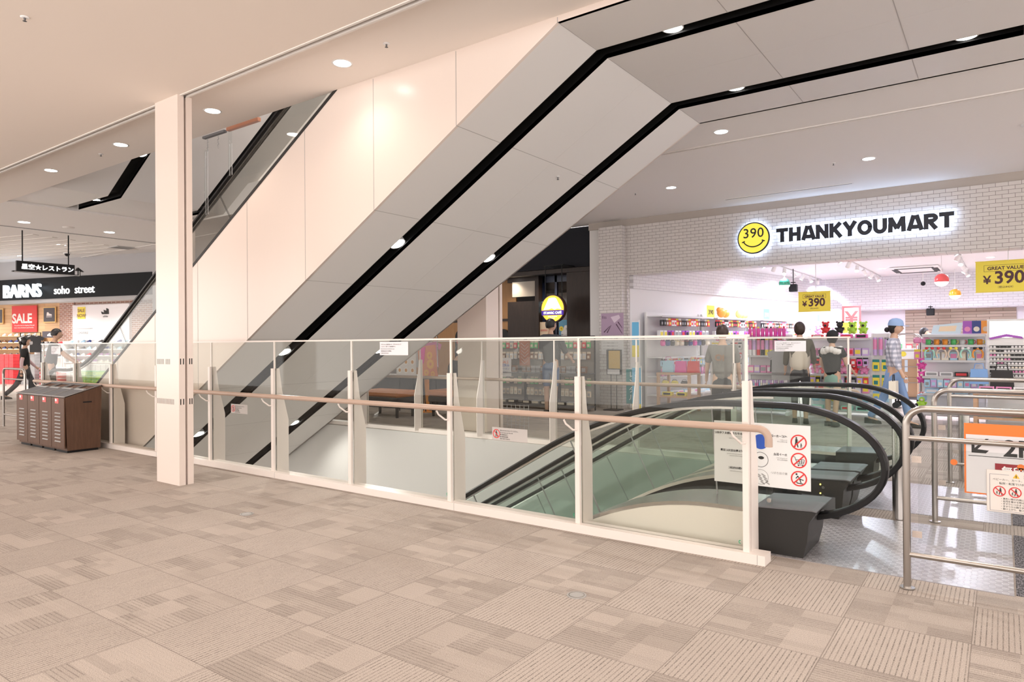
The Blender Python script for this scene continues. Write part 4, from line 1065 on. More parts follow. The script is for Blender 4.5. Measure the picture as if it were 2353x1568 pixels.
banner(-3.174, -2.61, 13.8, 1.86, 2.232, 'hanging yellow 390 price banner beside the purple pendant')
banner(-.334, .40, 12.58, 2.02, 2.485, 'largest hanging yellow 390 price banner, at the right edge of the picture')
t = thing('yen_sign', 'white square sign with red border and red yen mark in the store', 'sign', (-3.03, 18.5, 1.6))
m = MB(); m.box(-3.234, -2.816, 18.5, 18.51, 1.52, 2.155); obj('frame', m, mat('yen_red', (.80, .08, .08), .5), t)
m = MB(); m.box(-3.185, -2.865, 18.497, 18.5, 1.66, 2.105); obj('face', m, 'white', t)
text('¥', .40, (-3.025, 18.495, 1.735), (1,0,0), 'yen_red', t, align='CENTER', ext=.001, bold=.010, xs=1.25)
t = thing('price_card', 'small yellow 390 price card standing among the goods below the yen sign', 'price card', (-2.6, 15.5, 1.4))
m = MB(); m.box(-2.76, -2.43, 15.5, 15.503, 1.46, 1.68); obj('card', m, 'banner_yellow', t)
text('390', .10, (-2.62, 15.498, 1.51), (1,0,0), 'banner_ink', t, ext=.0005, bold=.001); text('¥', .06, (-2.68, 15.498, 1.51), (1,0,0), 'banner_ink', t, ext=.0005)
m = MB(); m.cyl((-2.6, 15.505, 1.3), (-2.6, 15.505, 1.5), .006, n=8); obj('stem', m, 'white', t)

# ------------------------------------------------------------ goods: one mesh per kind and colour, copied
PAL = {'pink': (.80, .28, .52), 'hotpink': (.78, .10, .42), 'lilac': (.60, .42, .75), 'blue': (.22, .42, .78), 'sky': (.42, .68, .86), 'mint': (.42, .78, .66), 'yellow': (.86, .72, .08),
       'red': (.72, .05, .06), 'orange': (.85, .33, .05), 'white': (.84, .83, .84), 'black': (.02, .02, .022), 'grey': (.32, .32, .33), 'brown': (.25, .13, .07), 'beige': (.70, .58, .46),
       'green': (.10, .50, .16), 'lime': (.45, .78, .08), 'navy': (.03, .06, .25), 'teal': (.02, .22, .22), 'cream': (.84, .78, .66), 'denim': (.10, .18, .34), 'silver': (.6, .6, .62), 'purple': (.38, .10, .52)}
def pm(c): return mat('goods_'+c, PAL[c], .45)
_it = {}
def item_mesh(kind, a, b):
    k = (kind, a, b)
    if k in _it: return _it[k]
    m = MB()
    if kind == 'pack':       # card-headed pack hanging on a hook
        m.rbox(-.040, .040, -.018, .018, -.15, -.035, .006); m.k = 1; m.box(-.040, .040, -.003, .003, -.036, .0)
        m.rbox(-.026, .026, -.0195, .0, -.125, -.07, .004)
    elif kind == 'pouch':
        m.rbox(-.07, .07, -.03, .03, -.14, -.02, .025); m.k = 1; m.tube([(-.05, 0, -.03), (-.03, 0, .0), (.03, 0, .0), (.05, 0, -.03)], .006, 6); m.box(-.06, .06, -.032, -.028, -.05, -.044)
    elif kind == 'bottle':
        m.lathe([(.001, 0), (.030, .002), (.032, .12), (.028, .14), (.014, .155)], (0,0,0), 12); m.k = 1; m.lathe([(.018, .153), (.018, .18), (.001, .182)], (0,0,0), 12)
    elif kind == 'plush':
        m.ball((0, 0, .06), .065, 1, .8, .9, 12, 7); m.ball((0, -.005, .145), .055, 1, .9, .95, 12, 7)
        for s in (-1, 1): m.ball((s*.045, 0, .19), .022, n=8, m=5); m.ball((s*.06, -.02, .08), .022, n=8, m=5); m.ball((s*.035, -.04, .015), .025, n=8, m=5)
        m.k = 1; m.ball((0, -.05, .135), .022, n=8, m=5)
    elif kind == 'box':
        m.rbox(-.05, .05, -.04, .04, 0, .13, .004); m.k = 1; m.box(-.040, .040, -.0415, -.040, .03, .10)
    elif kind == 'lowbox':
        m.rbox(-.09, .09, -.06, .06, 0, .07, .004); m.k = 1; m.box(-.07, .07, -.0615, -.060, .015, .055)
    elif kind == 'tube':
        m.cyl((0,0,0), (0,0,.27), .030, n=14); m.k = 1; m.cyl((0,0,.27), (0,0,.30), .031, n=14); m.cyl((0,0,-.0), (0,0,.10), .0306, n=14)
    elif kind == 'band':     # hair band
        m.tube([(.055*sin(t), 0, -.07+.07*cos(t)) for t in frange(-2.3, 2.3, 14)], .011, 7); m.k = 1
        for s in (-1, 1): m.ball((s*.03, 0, .008), .022, n=8, m=5)
    elif kind == 'cap':
        m.lathe([(.085, 0), (.085, .03), (.06, .075), (.001, .09)], (0,0,0), 16); m.k = 1; m.prism([(-.06, -.05), (-.05, -.13), (0, -.155), (.05, -.13), (.06, -.05)], 'z', 0, .006)
    elif kind == 'book':
        m.rbox(-.012, .012, -.07, .07, 0, .19, .002); m.k = 1; m.box(-.0125, .0125, -.071, -.068, .05, .14)
    elif kind == 'glasses':
        for s in (-1, 1):
            m.prism([(s*.035+.030*cos(t), .024*sin(t)) for t in frange(0, 2*pi, 13)[:-1]], 'y', -.004, .0)
        m.k = 1; m.tube([(-.012, -.002, .006), (.012, -.002, .006)], .004, 5)
        for s in (-1, 1): m.tube([(s*.064, -.002, .008), (s*.064, .06, .008)], .003, 5)
    elif kind == 'mug':
        m.lathe([(.001, 0), (.036, .002), (.040, .09), (.036, .09), (.032, .01)], (0,0,0), 14); m.k = 1; m.tube([(.038, 0, .07), (.062, 0, .065), (.062, 0, .03), (.038, 0, .02)], .006, 6)
    elif kind == 'tee':      # shirt on a hanger
        m.prism([(-.10, -.05), (-.25, -.12), (-.21, -.24), (-.16, -.21), (-.17, -.62), (.17, -.62), (.16, -.21), (.21, -.24), (.25, -.12), (.10, -.05), (.05, -.075), (-.05, -.075)], 'y', -.02, .02)
        m.k = 1; m.tube([(-.20, 0, -.11), (0, 0, -.02), (.20, 0, -.11)], .008, 6); m.tube([(0,0,-.02), (0,0,.03), (.02,0,.05), (.035,0,.03)], .003, 5)
    elif kind == 'scarf':
        m.rbox(-.05, .05, -.02, .02, -.55, .0, .018); m.k = 1; m.box(-.045, .045, -.0215, .0215, -.50, -.46); m.box(-.045, .045, -.0215, .0215, -.42, -.40)
    elif kind == 'bag':
        m.prism([(-.15, -.38), (.15, -.38), (.13, -.10), (-.13, -.10)], 'y', -.05, .05); m.k = 1
        m.tube([(-.08, 0, -.11), (-.06, 0, .0), (.06, 0, .0), (.08, 0, -.11)], .008, 6)
    elif kind == 'shoe':
        secs = [(-.13, .034, .085), (-.09, .040, .095), (-.03, .038, .075), (.03, .042, .06), (.08, .046, .045), (.12, .036, .032)]
        n = 8; vs = []
        for y, w_, h in secs:
            for q in range(n):
                th = 2*pi*q/n; vs.append((w_*cos(th), y, .018+max(h*.5*(1+sin(th)), 0)))
        m.add(vs, [(i*n+q, i*n+(q+1) % n, (i+1)*n+(q+1) % n, (i+1)*n+q) for i in range(5) for q in range(n)]+[tuple(reversed(range(n))), tuple(range(5*n, 6*n))], True)
        m.k = 1; m.prism([(-.035, -.135), (.035, -.135), (.042, -.06), (.036, 0), (.048, .07), (.035, .125), (-.035, .125), (-.048, .07), (-.036, 0), (-.042, -.06)], 'z', 0, .024)
    elif kind == 'shoebox':
        m.rbox(-.10, .10, -.16, .16, 0, .105, .003); m.k = 1; m.box(-.102, .102, -.162, .162, .085, .108); m.box(-.05, .05, -.1625, -.16, .03, .06)
    me = m.mesh(kind, [pm(a), pm(b)]); _it[k] = me
    return me
NAMES = {'pack': ('hanging_pack', 'accessory pack'), 'pouch': ('pouch', 'pouch'), 'bottle': ('bottle', 'bottle'), 'plush': ('plush_toy', 'plush toy'), 'box': ('gift_box', 'box'), 'lowbox': ('low_box', 'box'), 'tube': ('poster_tube', 'tube'), 'band': ('hair_band', 'hair band'), 'cap': ('cap', 'cap'), 'book': ('notebook', 'notebook'), 'glasses': ('sunglasses', 'sunglasses'), 'mug': ('mug', 'mug'), 'tee': ('tee_shirt', 'shirt'), 'scarf': ('scarf', 'scarf'), 'bag': ('tote_bag', 'bag'), 'shoe': ('shoe', 'shoe'), 'shoebox': ('shoe_box', 'shoe box')}
def place(kind, a, b, p, rz, label, group, sc=1.0, extra=0.0):
    o = bpy.data.objects.new(NAMES[kind][0], item_mesh(kind, a, b)); COL.objects.link(o)
    o.location = p; o.rotation_euler = (0, 0, rz+extra); o.scale = (sc, sc, sc)
    return tag(o, label, NAMES[kind][1], group)
def row(base, rz, u0, u1, v, z, kind, cols, n, where, sc=1.0, jit=.1, alt=None, two=0):
    """a row of goods along local x, on a unit at base turned by rz"""
    c, s = cos(rz), sin(rz)
    wd_ = {'pack': .082, 'pouch': .142, 'bottle': .066, 'plush': .145, 'box': .104, 'lowbox': .186, 'tube': .064, 'band': .125, 'book': .03, 'mug': .108, 'scarf': .104, 'tee': .5, 'bag': .31}[kind]*sc*1.05
    n = max(1, min(round(n*1.5), int(abs(u1-u0)/wd_)))
    for i in range(n):
        u = u0+(u1-u0)*(i+.5)/n
        a = cols[i*len(cols)//n] if not two else cols[(i*7+i*i) % len(cols)]
        b_ = alt or ('white', 'cream', 'black', 'white', 'yellow', 'sky', 'red', 'pink')[(i*5+i*i*3+len(where)+int(z*20)) % 8]
        if b_ == a: b_ = 'grey'
        where2 = where
        vv = v-.004*((i*5) % 3)
        place(kind, a, b_, (base[0]+c*u-s*vv, base[1]+s*u+c*vv, z+(.013 if kind == 'plush' else .0015)), rz, a+' '+NAMES[kind][1]+' '+where2, NAMES[kind][1]+' row '+where2, sc, (random.random()-.5)*jit*.5)
def gondola(cx, cy, w_, h, rz, label, shelves, depth=.4, back='store_paint', frame='white', name='shelf_unit', top=True, grp='shop shelf units', legs=True):
    t = thing(name, label, 'shelf unit', (cx, cy, 0), rz, group=grp)
    for x in (-w_/2, w_/2):
        m = MB(); m.box(x-.02, x+.02, -.02, .02, 0, h); obj('upright', m, frame, t, world=False)
        m = MB(); m.box(x-.02, x+.02, -depth, .0, 0, .06); obj('foot', m, frame, t, world=False)
    m = MB(); m.box(-w_/2, w_/2, .0, .015, .06, h); obj('back_panel', m, back, t, world=False)
    for z in shelves:
        m = MB(); m.box(-w_/2+.01, w_/2-.01, -depth, 0, z-.018, z); m.k = 1; m.box(-w_/2+.01, w_/2-.01, -depth-.006, -depth, z-.03, z+.004)
        obj('shelf', m, [frame, 'grey_light'], t, world=False)
    return (cx, cy)
def hooks(cx, cy, rz, w_, z, t=None): pass
# shelf along the store's side wall
rz = pi/2-WH
for k, (y, ln) in enumerate(((13.55, 1.9), (15.55, 1.9), (17.5, 1.8))):
    x = wx(y, .12)
    l = ('nearest the store entrance', 'in the middle of the side wall', 'deepest along the side wall')[k]
    B = gondola(x, y, ln, 1.90, rz, 'white wall shelving unit '+l, (.25, .62, 1.0, 1.40, 1.82), .38)
    for z, kind, cols, n, two in ((1.77, 'pack', ('black', 'pink', 'brown', 'lilac', 'white', 'navy', 'red', 'cream'), 13, 1), (1.36, 'pouch', ('hotpink', 'navy', 'cream', 'red', 'black', 'sky', 'white'), 11, 1), (.62, 'bottle', ('pink', 'lilac', 'sky', 'white'), 10, 1), (.97, 'pack', ('sky', 'pink', 'white', 'mint', 'black', 'lilac'), 12, 1)):
        row(B, rz, -ln/2+.06, ln/2-.06, -.30, z, kind, cols, n, 'on the wall shelving '+l, two=two)
    for z, kind, cols, n in ((1.40, 'box', ('white', 'pink', 'purple', 'lilac'), 9), (.25, 'lowbox', ('white', 'lilac', 'sky'), 7)):
        row(B, rz, -ln/2+.06, ln/2-.06, -.25, z, kind, cols, n, 'standing on the wall shelving '+l, two=1)
# things on top of the wall shelf
def topcard(y, z, c, label, s='390', w_=.30, h=.26):
    x = wx(y, .42); t = thing('price_card', label, 'price card', (x, y, z), rz)
    m = MB(); m.box(-w_/2, w_/2, 0, .004, 0, h); obj('card', m, c, t, world=False)
    me = text(s, .14, (0, 0, 0), (1,0,0), 'ink' if c != 'goods_blue' else 'white', None, ext=.0005, bold=.003, align='CENTER'); me.parent = t; me.location = (0, -.003, .07)
pm('blue'); pm('yellow')
topcard(14.45, 1.82, 'banner_yellow', 'yellow 390 card on top of the wall shelving')
topcard(16.9, 1.82, 'goods_blue', 'blue 390 card on top of the wall shelving')
t = thing('inflatable_toy', 'orange red inflatable toy on top of the wall shelving', 'toy', (wx(15.1, .35), 15.1, 1.842), rz)
m = MB(); m.ball((-.10, 0, .10), .11, 1.2, .8, 1, 12, 7); m.ball((.08, 0, .08), .10, 1.2, .8, .9, 12, 7); m.ball((-.2, 0, .16), .06, n=10, m=6); obj('body', m, pm('orange'), t, world=False)
t = thing('inflatable_toy', 'pale yellow inflatable toy on top of the wall shelving', 'toy', (wx(15.9, .35), 15.9, 1.842), rz)
m = MB(); m.ball((-.14, 0, .09), .10, 1, .8, 1, 12, 7); m.ball((.02, 0, .08), .09, 1.1, .8, 1, 12, 7); m.ball((.16, 0, .09), .08, 1, .8, 1.2, 12, 7); obj('body', m, mat('toy_yellow', (.85, .74, .25), .4), t, world=False)
# long goods hanging high on the side wall, deep in the store
B = (wx(18.6, .1), 18.6)
row(B, rz, -.7, .7, -.10, 1.95, 'scarf', ('beige', 'cream', 'lilac', 'beige', 'brown', 'purple'), 14, 'hanging high on the side wall deep in the store', two=1)
# pegboard column of hair accessories, in front of the wall shelves
B = gondola(-4.28, 13.0, .62, 1.32, 0, 'white pegboard stand of hair accessories beside the wooden table', (.12,), .22, grp='shop display stands', name='pegboard_stand')
for z in (1.28, 1.09, .90, .71, .52): row(B, 0, -.29, .29, -.05, z, 'pack', ('white', 'cream', 'silver', 'white', 'sky'), 7, 'on the white pegboard stand', two=1, sc=.8)
# pink goods stand
B = gondola(-3.42, 12.75, .72, 1.42, 0, 'white shelf stand of pink and lilac bottles beside the woman in a grey vest', (.10, .42, .74, 1.05, 1.38), .36)
for z, kind, cols, n, two in ((1.38, 'bottle', ('hotpink', 'pink', 'hotpink'), 9, 1), (1.05, 'tube', ('pink', 'blue', 'lilac'), 10, 1), (.74, 'box', ('pink', 'hotpink', 'lilac'), 6, 1), (.42, 'book', ('lilac', 'pink', 'white'), 14, 1), (.10, 'lowbox', ('sky', 'white'), 4, 1)):
    row(B, 0, -.33, .33, -.22, z, kind, cols, n, 'on the pink and lilac stand', two=two)
# central gondola of coloured packs
B = gondola(-2.32, 13.25, 1.0, 1.36, 0, 'white gondola crowded with coloured packs behind the two shopping women', (.10, .40, .72, 1.04, 1.34), .40)
for z, kind, cols, n in ((1.34, 'lowbox', ('red', 'blue', 'hotpink', 'white'), 5), (1.02, 'pack', ('hotpink', 'navy', 'white', 'red', 'lilac'), 10), (.70, 'pack', ('lilac', 'hotpink', 'white', 'black', 'red'), 10), (1.04, 'box', ('pink', 'navy', 'lilac', 'red'), 8), (.72, 'plush', ('pink', 'white', 'red'), 6), (.40, 'pouch', ('sky', 'pink', 'yellow', 'black'), 6), (.40, 'box', ('lilac', 'sky', 'pink'), 8), (.10, 'lowbox', ('mint', 'sky', 'white'), 5)):
    row(B, 0, -.47, .47, -.26 if z not in (1.02, .70) else -.36, z if kind != 'pouch' else .38, kind, cols, n, 'on the crowded central gondola', two=1)
for i, (x, c) in enumerate(((-2.55, 'red'), (-2.12, 'lime'), (-1.95, 'lime'), (-2.32, 'black'))):
    place('plush', c, 'black', (x, 13.05, 1.437 if c in ('red', 'black') else 1.424), 0, c+' plush toy sitting on top of the central gondola', 'plush toys on top of the central gondola', 1.0)
# its end panel with tubes and yellow pouches
B = gondola(-1.67, 13.0, .26, 1.42, 0, 'narrow white end stand with pink tubes and yellow pouches beside the capped woman', (.08,), .2, grp='shop display stands', name='end_stand')
row(B, 0, -.13, .13, -.08, 1.05, 'tube', ('pink', 'pink', 'lilac'), 4, 'hanging on the narrow end stand', two=0, alt='lilac')
row(B, 0, -.14, .14, -.12, .98, 'pack', ('yellow',), 4, 'in the upper rows of the narrow end stand', alt='teal', sc=1.3)
row(B, 0, -.14, .14, -.12, .72, 'pack', ('yellow',), 4, 'in the middle rows of the narrow end stand', alt='teal', sc=1.3)
row(B, 0, -.14, .14, -.12, .45, 'pack', ('yellow', 'sky'), 4, 'in the lowest rows of the narrow end stand', alt='blue', sc=1.2)
# right gondola with hanging plush and glass goods
B = gondola(-.64, 13.1, .86, 1.40, 0, 'white gondola of cups, fans and glasses cases left of the sunglasses rack', (.14, .45, .72, .98, 1.22, 1.38), .36)
for z, kind, cols, n in ((1.22, 'mug', ('green', 'mint', 'black', 'orange', 'silver'), 8), (.98, 'box', ('sky', 'yellow', 'pink', 'cream', 'beige'), 8), (.72, 'lowbox', ('white', 'sky', 'black', 'white'), 4), (.45, 'lowbox', ('sky', 'white', 'sky'), 4), (.14, 'lowbox', ('navy', 'blue'), 4)):
    row(B, 0, -.40, .40, -.22, z, kind, cols, n, 'on the cup gondola', two=1)
row(B, 0, -.40, .40, -.34, 1.16, 'band', ('mint', 'black', 'pink', 'beige', 'orange'), 6, 'hanging at the front of the cup gondola', two=1, sc=1.2)
row(B, 0, -.40, .40, -.34, .70, 'pack', ('sky', 'white', 'lilac'), 7, 'hanging at the front of the cup gondola', two=1)
B = (-1.10, 12.95)
for z, kind, cols, sc in ((1.36, 'pouch', ('pink', 'white'), .8), (1.15, 'pack', ('pink', 'green'), 1.1), (.82, 'plush', ('hotpink', 'brown'), .9), (.60, 'plush', ('hotpink', 'lime'), .9), (.45, 'pouch', ('sky', 'blue'), 1.0), (.20, 'plush', ('lime', 'red'), .9), (.05, 'plush', ('white', 'red'), .8)):
    row(B, 0, -.10, .14, -.05, z, kind, cols, 3, 'hanging on the end of the cup gondola', two=1, sc=sc)
t = thing('header_panel', 'pastel rainbow header panel on top of the cup gondola', 'display panel', (-.9, 13.0, 1.40))
m = MB(); m.prism([(-.95, 1.40), (-.55, 1.40), (-.52, 1.58), (-.92, 1.54)], 'y', 12.98, 12.99); obj('panel', m, mat('pastel', (.62, .76, .86), .4), t)
m = MB(); m.prism([(-.85, 1.44), (-.62, 1.44), (-.60, 1.53), (-.83, 1.52)], 'y', 12.976, 12.98); obj('motif', m, mat('pastel_peach', (.88, .70, .50), .4), t)
t = thing('header_panel', 'purple and orange header poster on top of the cup gondola', 'display panel', (-.4, 13.0, 1.40))
for i, c in enumerate(('purple', 'navy', 'orange')):
    m = MB(); m.box(-.52+.12*i, -.40+.12*i, 12.97, 12.98, 1.40, 1.60); obj('panel', m, pm(c), t)
    m = MB(); m.disc((-.46+.12*i, 12.968, 1.47), .04, (0,-1,0), 16); obj('motif', m, pm(('pink', 'cream', 'beige')[i]), t)
# sunglasses rack
t = thing('sunglasses_rack', 'white sunglasses rack with black slots and mirror header', 'display rack', (.2, 12.75, 0), group=None)
m = MB(); m.box(-.20, .62, 12.70, 12.85, 0, 1.61); obj('frame', m, 'white', t)
m = MB(); m.box(-.17, .585, 12.685, 12.70, 1.33, 1.58); obj('mirror', m, mat('mirror', (.75, .72, .70), .05, 1.0), t)
for i in range(9):
    z = 1.19-.062*i
    m = MB(); m.box(-.17, .585, 12.69, 12.701, z-.012, z+.022); obj('slot', m, 'ink', t)
m = MB(); m.prism([(-.18, 1.33), (-.16, 1.30), (.04, 1.345), (.24, 1.31), (.23, 1.345), (.04, 1.385)], 'y', 12.675, 12.684); obj('header', m, pm('purple'), t)
for i in range(9):
    z = 1.19-.062*i
    for k in range(9):
        a = ('white', 'black', 'white', 'cream', 'black', 'white', 'pink')[(i*3+k*k) % 7]
        place('glasses', a, 'black' if a != 'black' else 'white', (-.13+.088*k, 12.672, z), 0, a+' sunglasses in the slots of the white rack', 'sunglasses in the white rack '+a, .62)
# tables
def table(x0, x1, y0, y1, h, label, m_='table_wood', shelf=None):
    t = thing('display_table', label, 'table', ((x0+x1)/2, (y0+y1)/2, 0), group='wooden display tables')
    m = MB(); m.rbox(x0, x1, y0, y1, h-.04, h, .006); obj('table_top', m, m_, t)
    for x in (x0+.03, x1-.03):
        for y in (y0+.03, y1-.03):
            m = MB(); m.box(x-.025, x+.025, y-.025, y+.025, 0, h-.04); obj('leg', m, m_, t)
    if shelf:
        m = MB(); m.box(x0+.01, x1-.01, y0+.01, y1-.01, shelf-.03, shelf); obj('shelf', m, m_, t)
    return t
table(-5.28, -4.62, 11.95, 12.5, .73, 'small wooden display table with yellow goods beside the brick pillar', shelf=.30)
row((-4.95, 12.1), 0, -.28, .28, -.02, .73, 'bag', ('sky', 'hotpink', 'red', 'orange'), 4, 'upright on the small wooden table', sc=.0001+.9) if False else None
for i, (x, c, k) in enumerate(((-5.14, 'sky', 'hotpink'), (-4.89, 'hotpink', 'sky'), (-4.65, 'red', 'orange'))):
    place('bag', c, k, (x, 12.2, 1.017), 0, c+' printed bag standing on the small wooden table', 'printed bags on the small wooden table', .75)
row((-4.95, 12.1), 0, -.28, .28, -.05, .30, 'lowbox', ('yellow', 'orange', 'yellow'), 3, 'on the lower shelf of the small wooden table', two=1)
row((-4.95, 12.1), 0, -.28, .28, -.06, .60, 'pouch', ('yellow', 'orange', 'black', 'yellow'), 4, 'hanging under the small wooden table top', two=1)
table(-.36, .75, 11.75, 12.35, .56, 'low wooden display table in front of the sunglasses rack', shelf=.20)
row((.2, 11.9), 0, -.5, .5, 0, .56, 'lowbox', ('pink', 'orange', 'white', 'yellow'), 6, 'on the low wooden table', two=1)
row((.2, 11.9), 0, -.5, .5, 0, .20, 'lowbox', ('sky', 'lilac', 'yellow', 'mint'), 6, 'on the shelf of the low wooden table', two=1)
for x, c, s, l in ((-.02, 'black', 1.0, 'large black tote bag hanging before the sunglasses rack'), (-.30, 'blue', .8, 'blue printed tote bag beside the large black one')):
    place('bag', c, c, (x, 12.45, .94), 0, l, None, s)
place('bag', 'black', 'hotpink', (-3.20, 12.33, 1.05), 0, 'black hanging bag with pink trim beside the grey apron', None, .75)
t = place('tee', 'grey', 'silver', (-2.98, 11.75, 1.22), 0, 'grey sleeveless top hanging in front of the pink stand', None, .9)
# roll cart with cartons
t = thing('roll_cart', 'grey tubular roll cart behind the capped woman', 'cart', (-1.45, 15.1, 0))
for y in (14.85, 15.35):
    m = MB(); R = .12
    pts = [(-1.72, y, .22), (-1.72, y, 1.30)]+[(-1.60-.12*cos(a), y, 1.30+.12*sin(a)) for a in frange(.2, pi/2, 6)]+[(-1.40, y, 1.42)]+[(-1.40+.12*sin(a), y, 1.30+.12*cos(a)) for a in frange(.2, pi/2, 6)]+[(-1.28, y, .22)]
    m.tube(pts, .014, 8); obj('frame', m, 'stainless_dull', t)
    for z in (.5, .8, 1.1):
        m = MB(); m.tube([(-1.72, y, z), (-1.28, y, z)], .008, 6); obj('crossbar', m, 'stainless_dull', t)
m = MB(); m.box(-1.74, -1.26, 14.83, 15.37, .18, .22); obj('deck', m, 'grey_dark', t)
for x in (-1.68, -1.32):
    for y in (14.9, 15.3):
        m = MB(); m.cyl((x, y-.02, .06), (x, y+.02, .06), .06, n=14); m.box(x-.015, x+.015, y-.015, y+.015, .06, .18); obj('caster', m, 'black', t)
mat('carton', (.50, .33, .20), .7)
for i, (x0, x1, z0, z1, l) in enumerate(((-1.68, -1.32, .224, .60, 'lower brown carton on the roll cart'), (-1.68, -1.32, .602, .94, 'upper brown carton on the roll cart'))):
    m = MB(); m.rbox(x0, x1, 14.90, 15.30, z0, z1-.002, .004); m.k = 1; m.box((x0+x1)/2-.025, (x0+x1)/2+.025, 14.8985, 14.90, z0+.1, z1-.01)
    solo('carton', m, ['carton', 'pastel'], l, 'carton')
m = MB(); m.rbox(-1.66, -1.36, 14.93, 15.2, .942, 1.14, .003); m.k = 1; m.disc((-1.55, 14.9285, 1.04), .05, (0,-1,0), 18); solo('parcel', m, ['white', 'banner_yellow'], 'white parcel with yellow oval label on top of the cartons', 'parcel')
# unlit pale goods behind: the far counter
t = thing('shop_counter', 'long white counter with goods along the back of the store', 'counter', (-.9, 19.6, 0))
m = MB(); m.rbox(-3.2, 1.8, 19.4, 20.0, 0, 1.0, .01); obj('body', m, 'store_paint', t)
m = MB(); m.rbox(-3.22, 1.82, 19.36, 20.02, 1.0, 1.04, .008); obj('counter_top', m, 'white', t)
row((-.9, 19.6), 0, -2.2, 2.4, -.1, 1.04, 'box', ('red', 'white', 'green', 'pink', 'yellow', 'red'), 14, 'on the long back counter', two=1, sc=1.3)
B = gondola(-3.1, 16.9, 1.2, 1.45, 0, 'tall white gondola under the yen sign', (.3, .7, 1.1, 1.43), .4)
for z, kind, cols, n in ((1.43, 'plush', ('white', 'lilac', 'pink'), 6), (1.1, 'box', ('pink', 'sky', 'white'), 9), (.7, 'box', ('lilac', 'white', 'red'), 9), (.3, 'lowbox', ('white', 'sky'), 6)):
    row(B, 0, -.55, .55, -.22, z, kind, cols, n, 'on the gondola under the yen sign', two=1)
# ------------------------------------------------------------ pillar posters and banners
t = thing('wall_poster', 'mauve cosmetics poster with brushes on the brick pillar', 'poster', (-6.25, YF-.14, 1.4))
m = MB(); m.box(-6.49, -6.005, YF-.138, YF-.131, 1.44, 1.875); obj('sheet', m, mat('poster_mauve', (.42, .30, .42), .4), t)
mat('poster_shade', (.10, .05, .09), .5); mat('poster_pale', (.70, .58, .68), .5)
for a, b in (((-6.43, 1.50), (-6.30, 1.62)), ((-6.36, 1.49), (-6.27, 1.64)), ((-6.16, 1.66), (-6.03, 1.47)), ((-6.12, 1.70), (-6.03, 1.58))):
    d = Vector((b[0]-a[0], 0, b[1]-a[1])).normalized(); p = Vector((-d.z, 0, d.x))*.012; A = Vector((a[0], YF-.1395, a[1])); Bq = Vector((b[0], YF-.1395, b[1]))
    m = MB(); m.add([A-p, Bq-p*.4, Bq+p*.4, A+p], [(0,1,2,3)]); obj('brush_motif', m, 'poster_shade', t)
m = MB(); flat(m, [(-6.28, 1.80), (-6.10, 1.84), (-6.07, 1.78), (-6.20, 1.68)], YF-.1392); obj('hand_motif', m, 'poster_pale', t)
text('fits', .085, (-6.47, YF-.1395, 1.77), (1,0,0), 'poster_shade', t, ext=.0003)
t = thing('wall_poster', 'white text poster under the mauve poster on the brick pillar', 'poster', (-6.25, YF-.14, 1.1))
m = MB(); m.box(-6.49, -6.005, YF-.138, YF-.131, 1.06, 1.43); obj('sheet', m, 'sign_pale', t)
text('高収入 (SEE) 募集', .045, (-6.47, YF-.1395, 1.36), (1,0,0), 'ink', t, ext=.0003)
for i in range(3): text('スタッフ募集中 お気軽にどうぞ', .024, (-6.46, YF-.1395, 1.28-.06*i), (1,0,0), 'grey_dark', t, ext=.0003)
m = MB(); m.box(-6.36, -6.12, YF-.1395, YF-.138, 1.07, 1.12); obj('red_strip', m, 'sign_red', t)
t = thing('sign_stand', 'black sign stand with yellow poster in front of the brick pillar', 'sign stand', (-6.15, 11.75, 0))
m = MB(); m.box(-6.21, -5.89, 11.74, 11.76, .68, 1.16); obj('board', m, 'black', t)
m = MB(); m.box(-6.16, -5.92, 11.735, 11.74, .80, 1.14); obj('poster', m, mat('poster_gold', (.55, .36, .08), .5), t)
m = MB(); m.box(-6.19, -5.93, 11.734, 11.74, .69, .78); obj('price_strip', m, 'sign_pale', t)
m = MB()
for x in (-6.12, -6.00): m.cyl((x, 11.75, .02), (x, 11.75, .70), .008, n=8)
obj('leg', m, 'black', t)
m = MB(); m.rbox(-6.22, -5.92, 11.60, 11.88, 0, .02, .005); obj('base', m, 'black', t)
def nobori(x0, x1, y, z0, z1, c, label, body, tc, band=None):
    t = thing('banner_flag', label, 'banner', (x0, y, z0), group='upright banner flags')
    m = MB(); m.box(x0, x1, y, y+.004, z0, z1); obj('cloth', m, c, t)
    m = MB(); m.cyl((x1+.012, y, .0), (x1+.012, y, z1+.04), .008, n=8); m.tube([(x0, y, z1+.01), (x1+.012, y, z1+.01)], .005, 6); obj('pole', m, 'white', t)
    m = MB(); m.rbox(x0+.02, x1+.06, y-.12, y+.12, 0, .03, .008); obj('base', m, 'grey_light', t)
    if band: m = MB(); m.box(x0, x1, y-.001, y, z0+band[0], z0+band[1]); obj('band', m, band[2], t)
    for i, ch in enumerate(body): text(ch, (x1-x0)*.55, ((x0+x1)/2, y-.002, z1-.14-(x1-x0)*.62*i), (1,0,0), tc, t, align='CENTER', ext=.0004, bold=.001)
nobori(-5.72, -5.58, 11.85, 1.02, 1.68, 'sky_blue' if mat('sky_blue', (.16, .50, .78), .5) else 0, 'upper light blue and yellow banner beside the brick pillar', '', 'white', (.0, .22, 'banner_yellow'))
nobori(-5.70, -5.47, 11.55, .16, .80, pm('teal').name, 'dark teal banner flag beside the brick pillar', 'レンタル', 'white')
nobori(-5.45, -5.28, 11.28, .06, .84, 'sky_blue', 'light blue rental banner flag with yellow foot', 'スマホレンタル', 'white', (.0, .13, 'banner_yellow'))
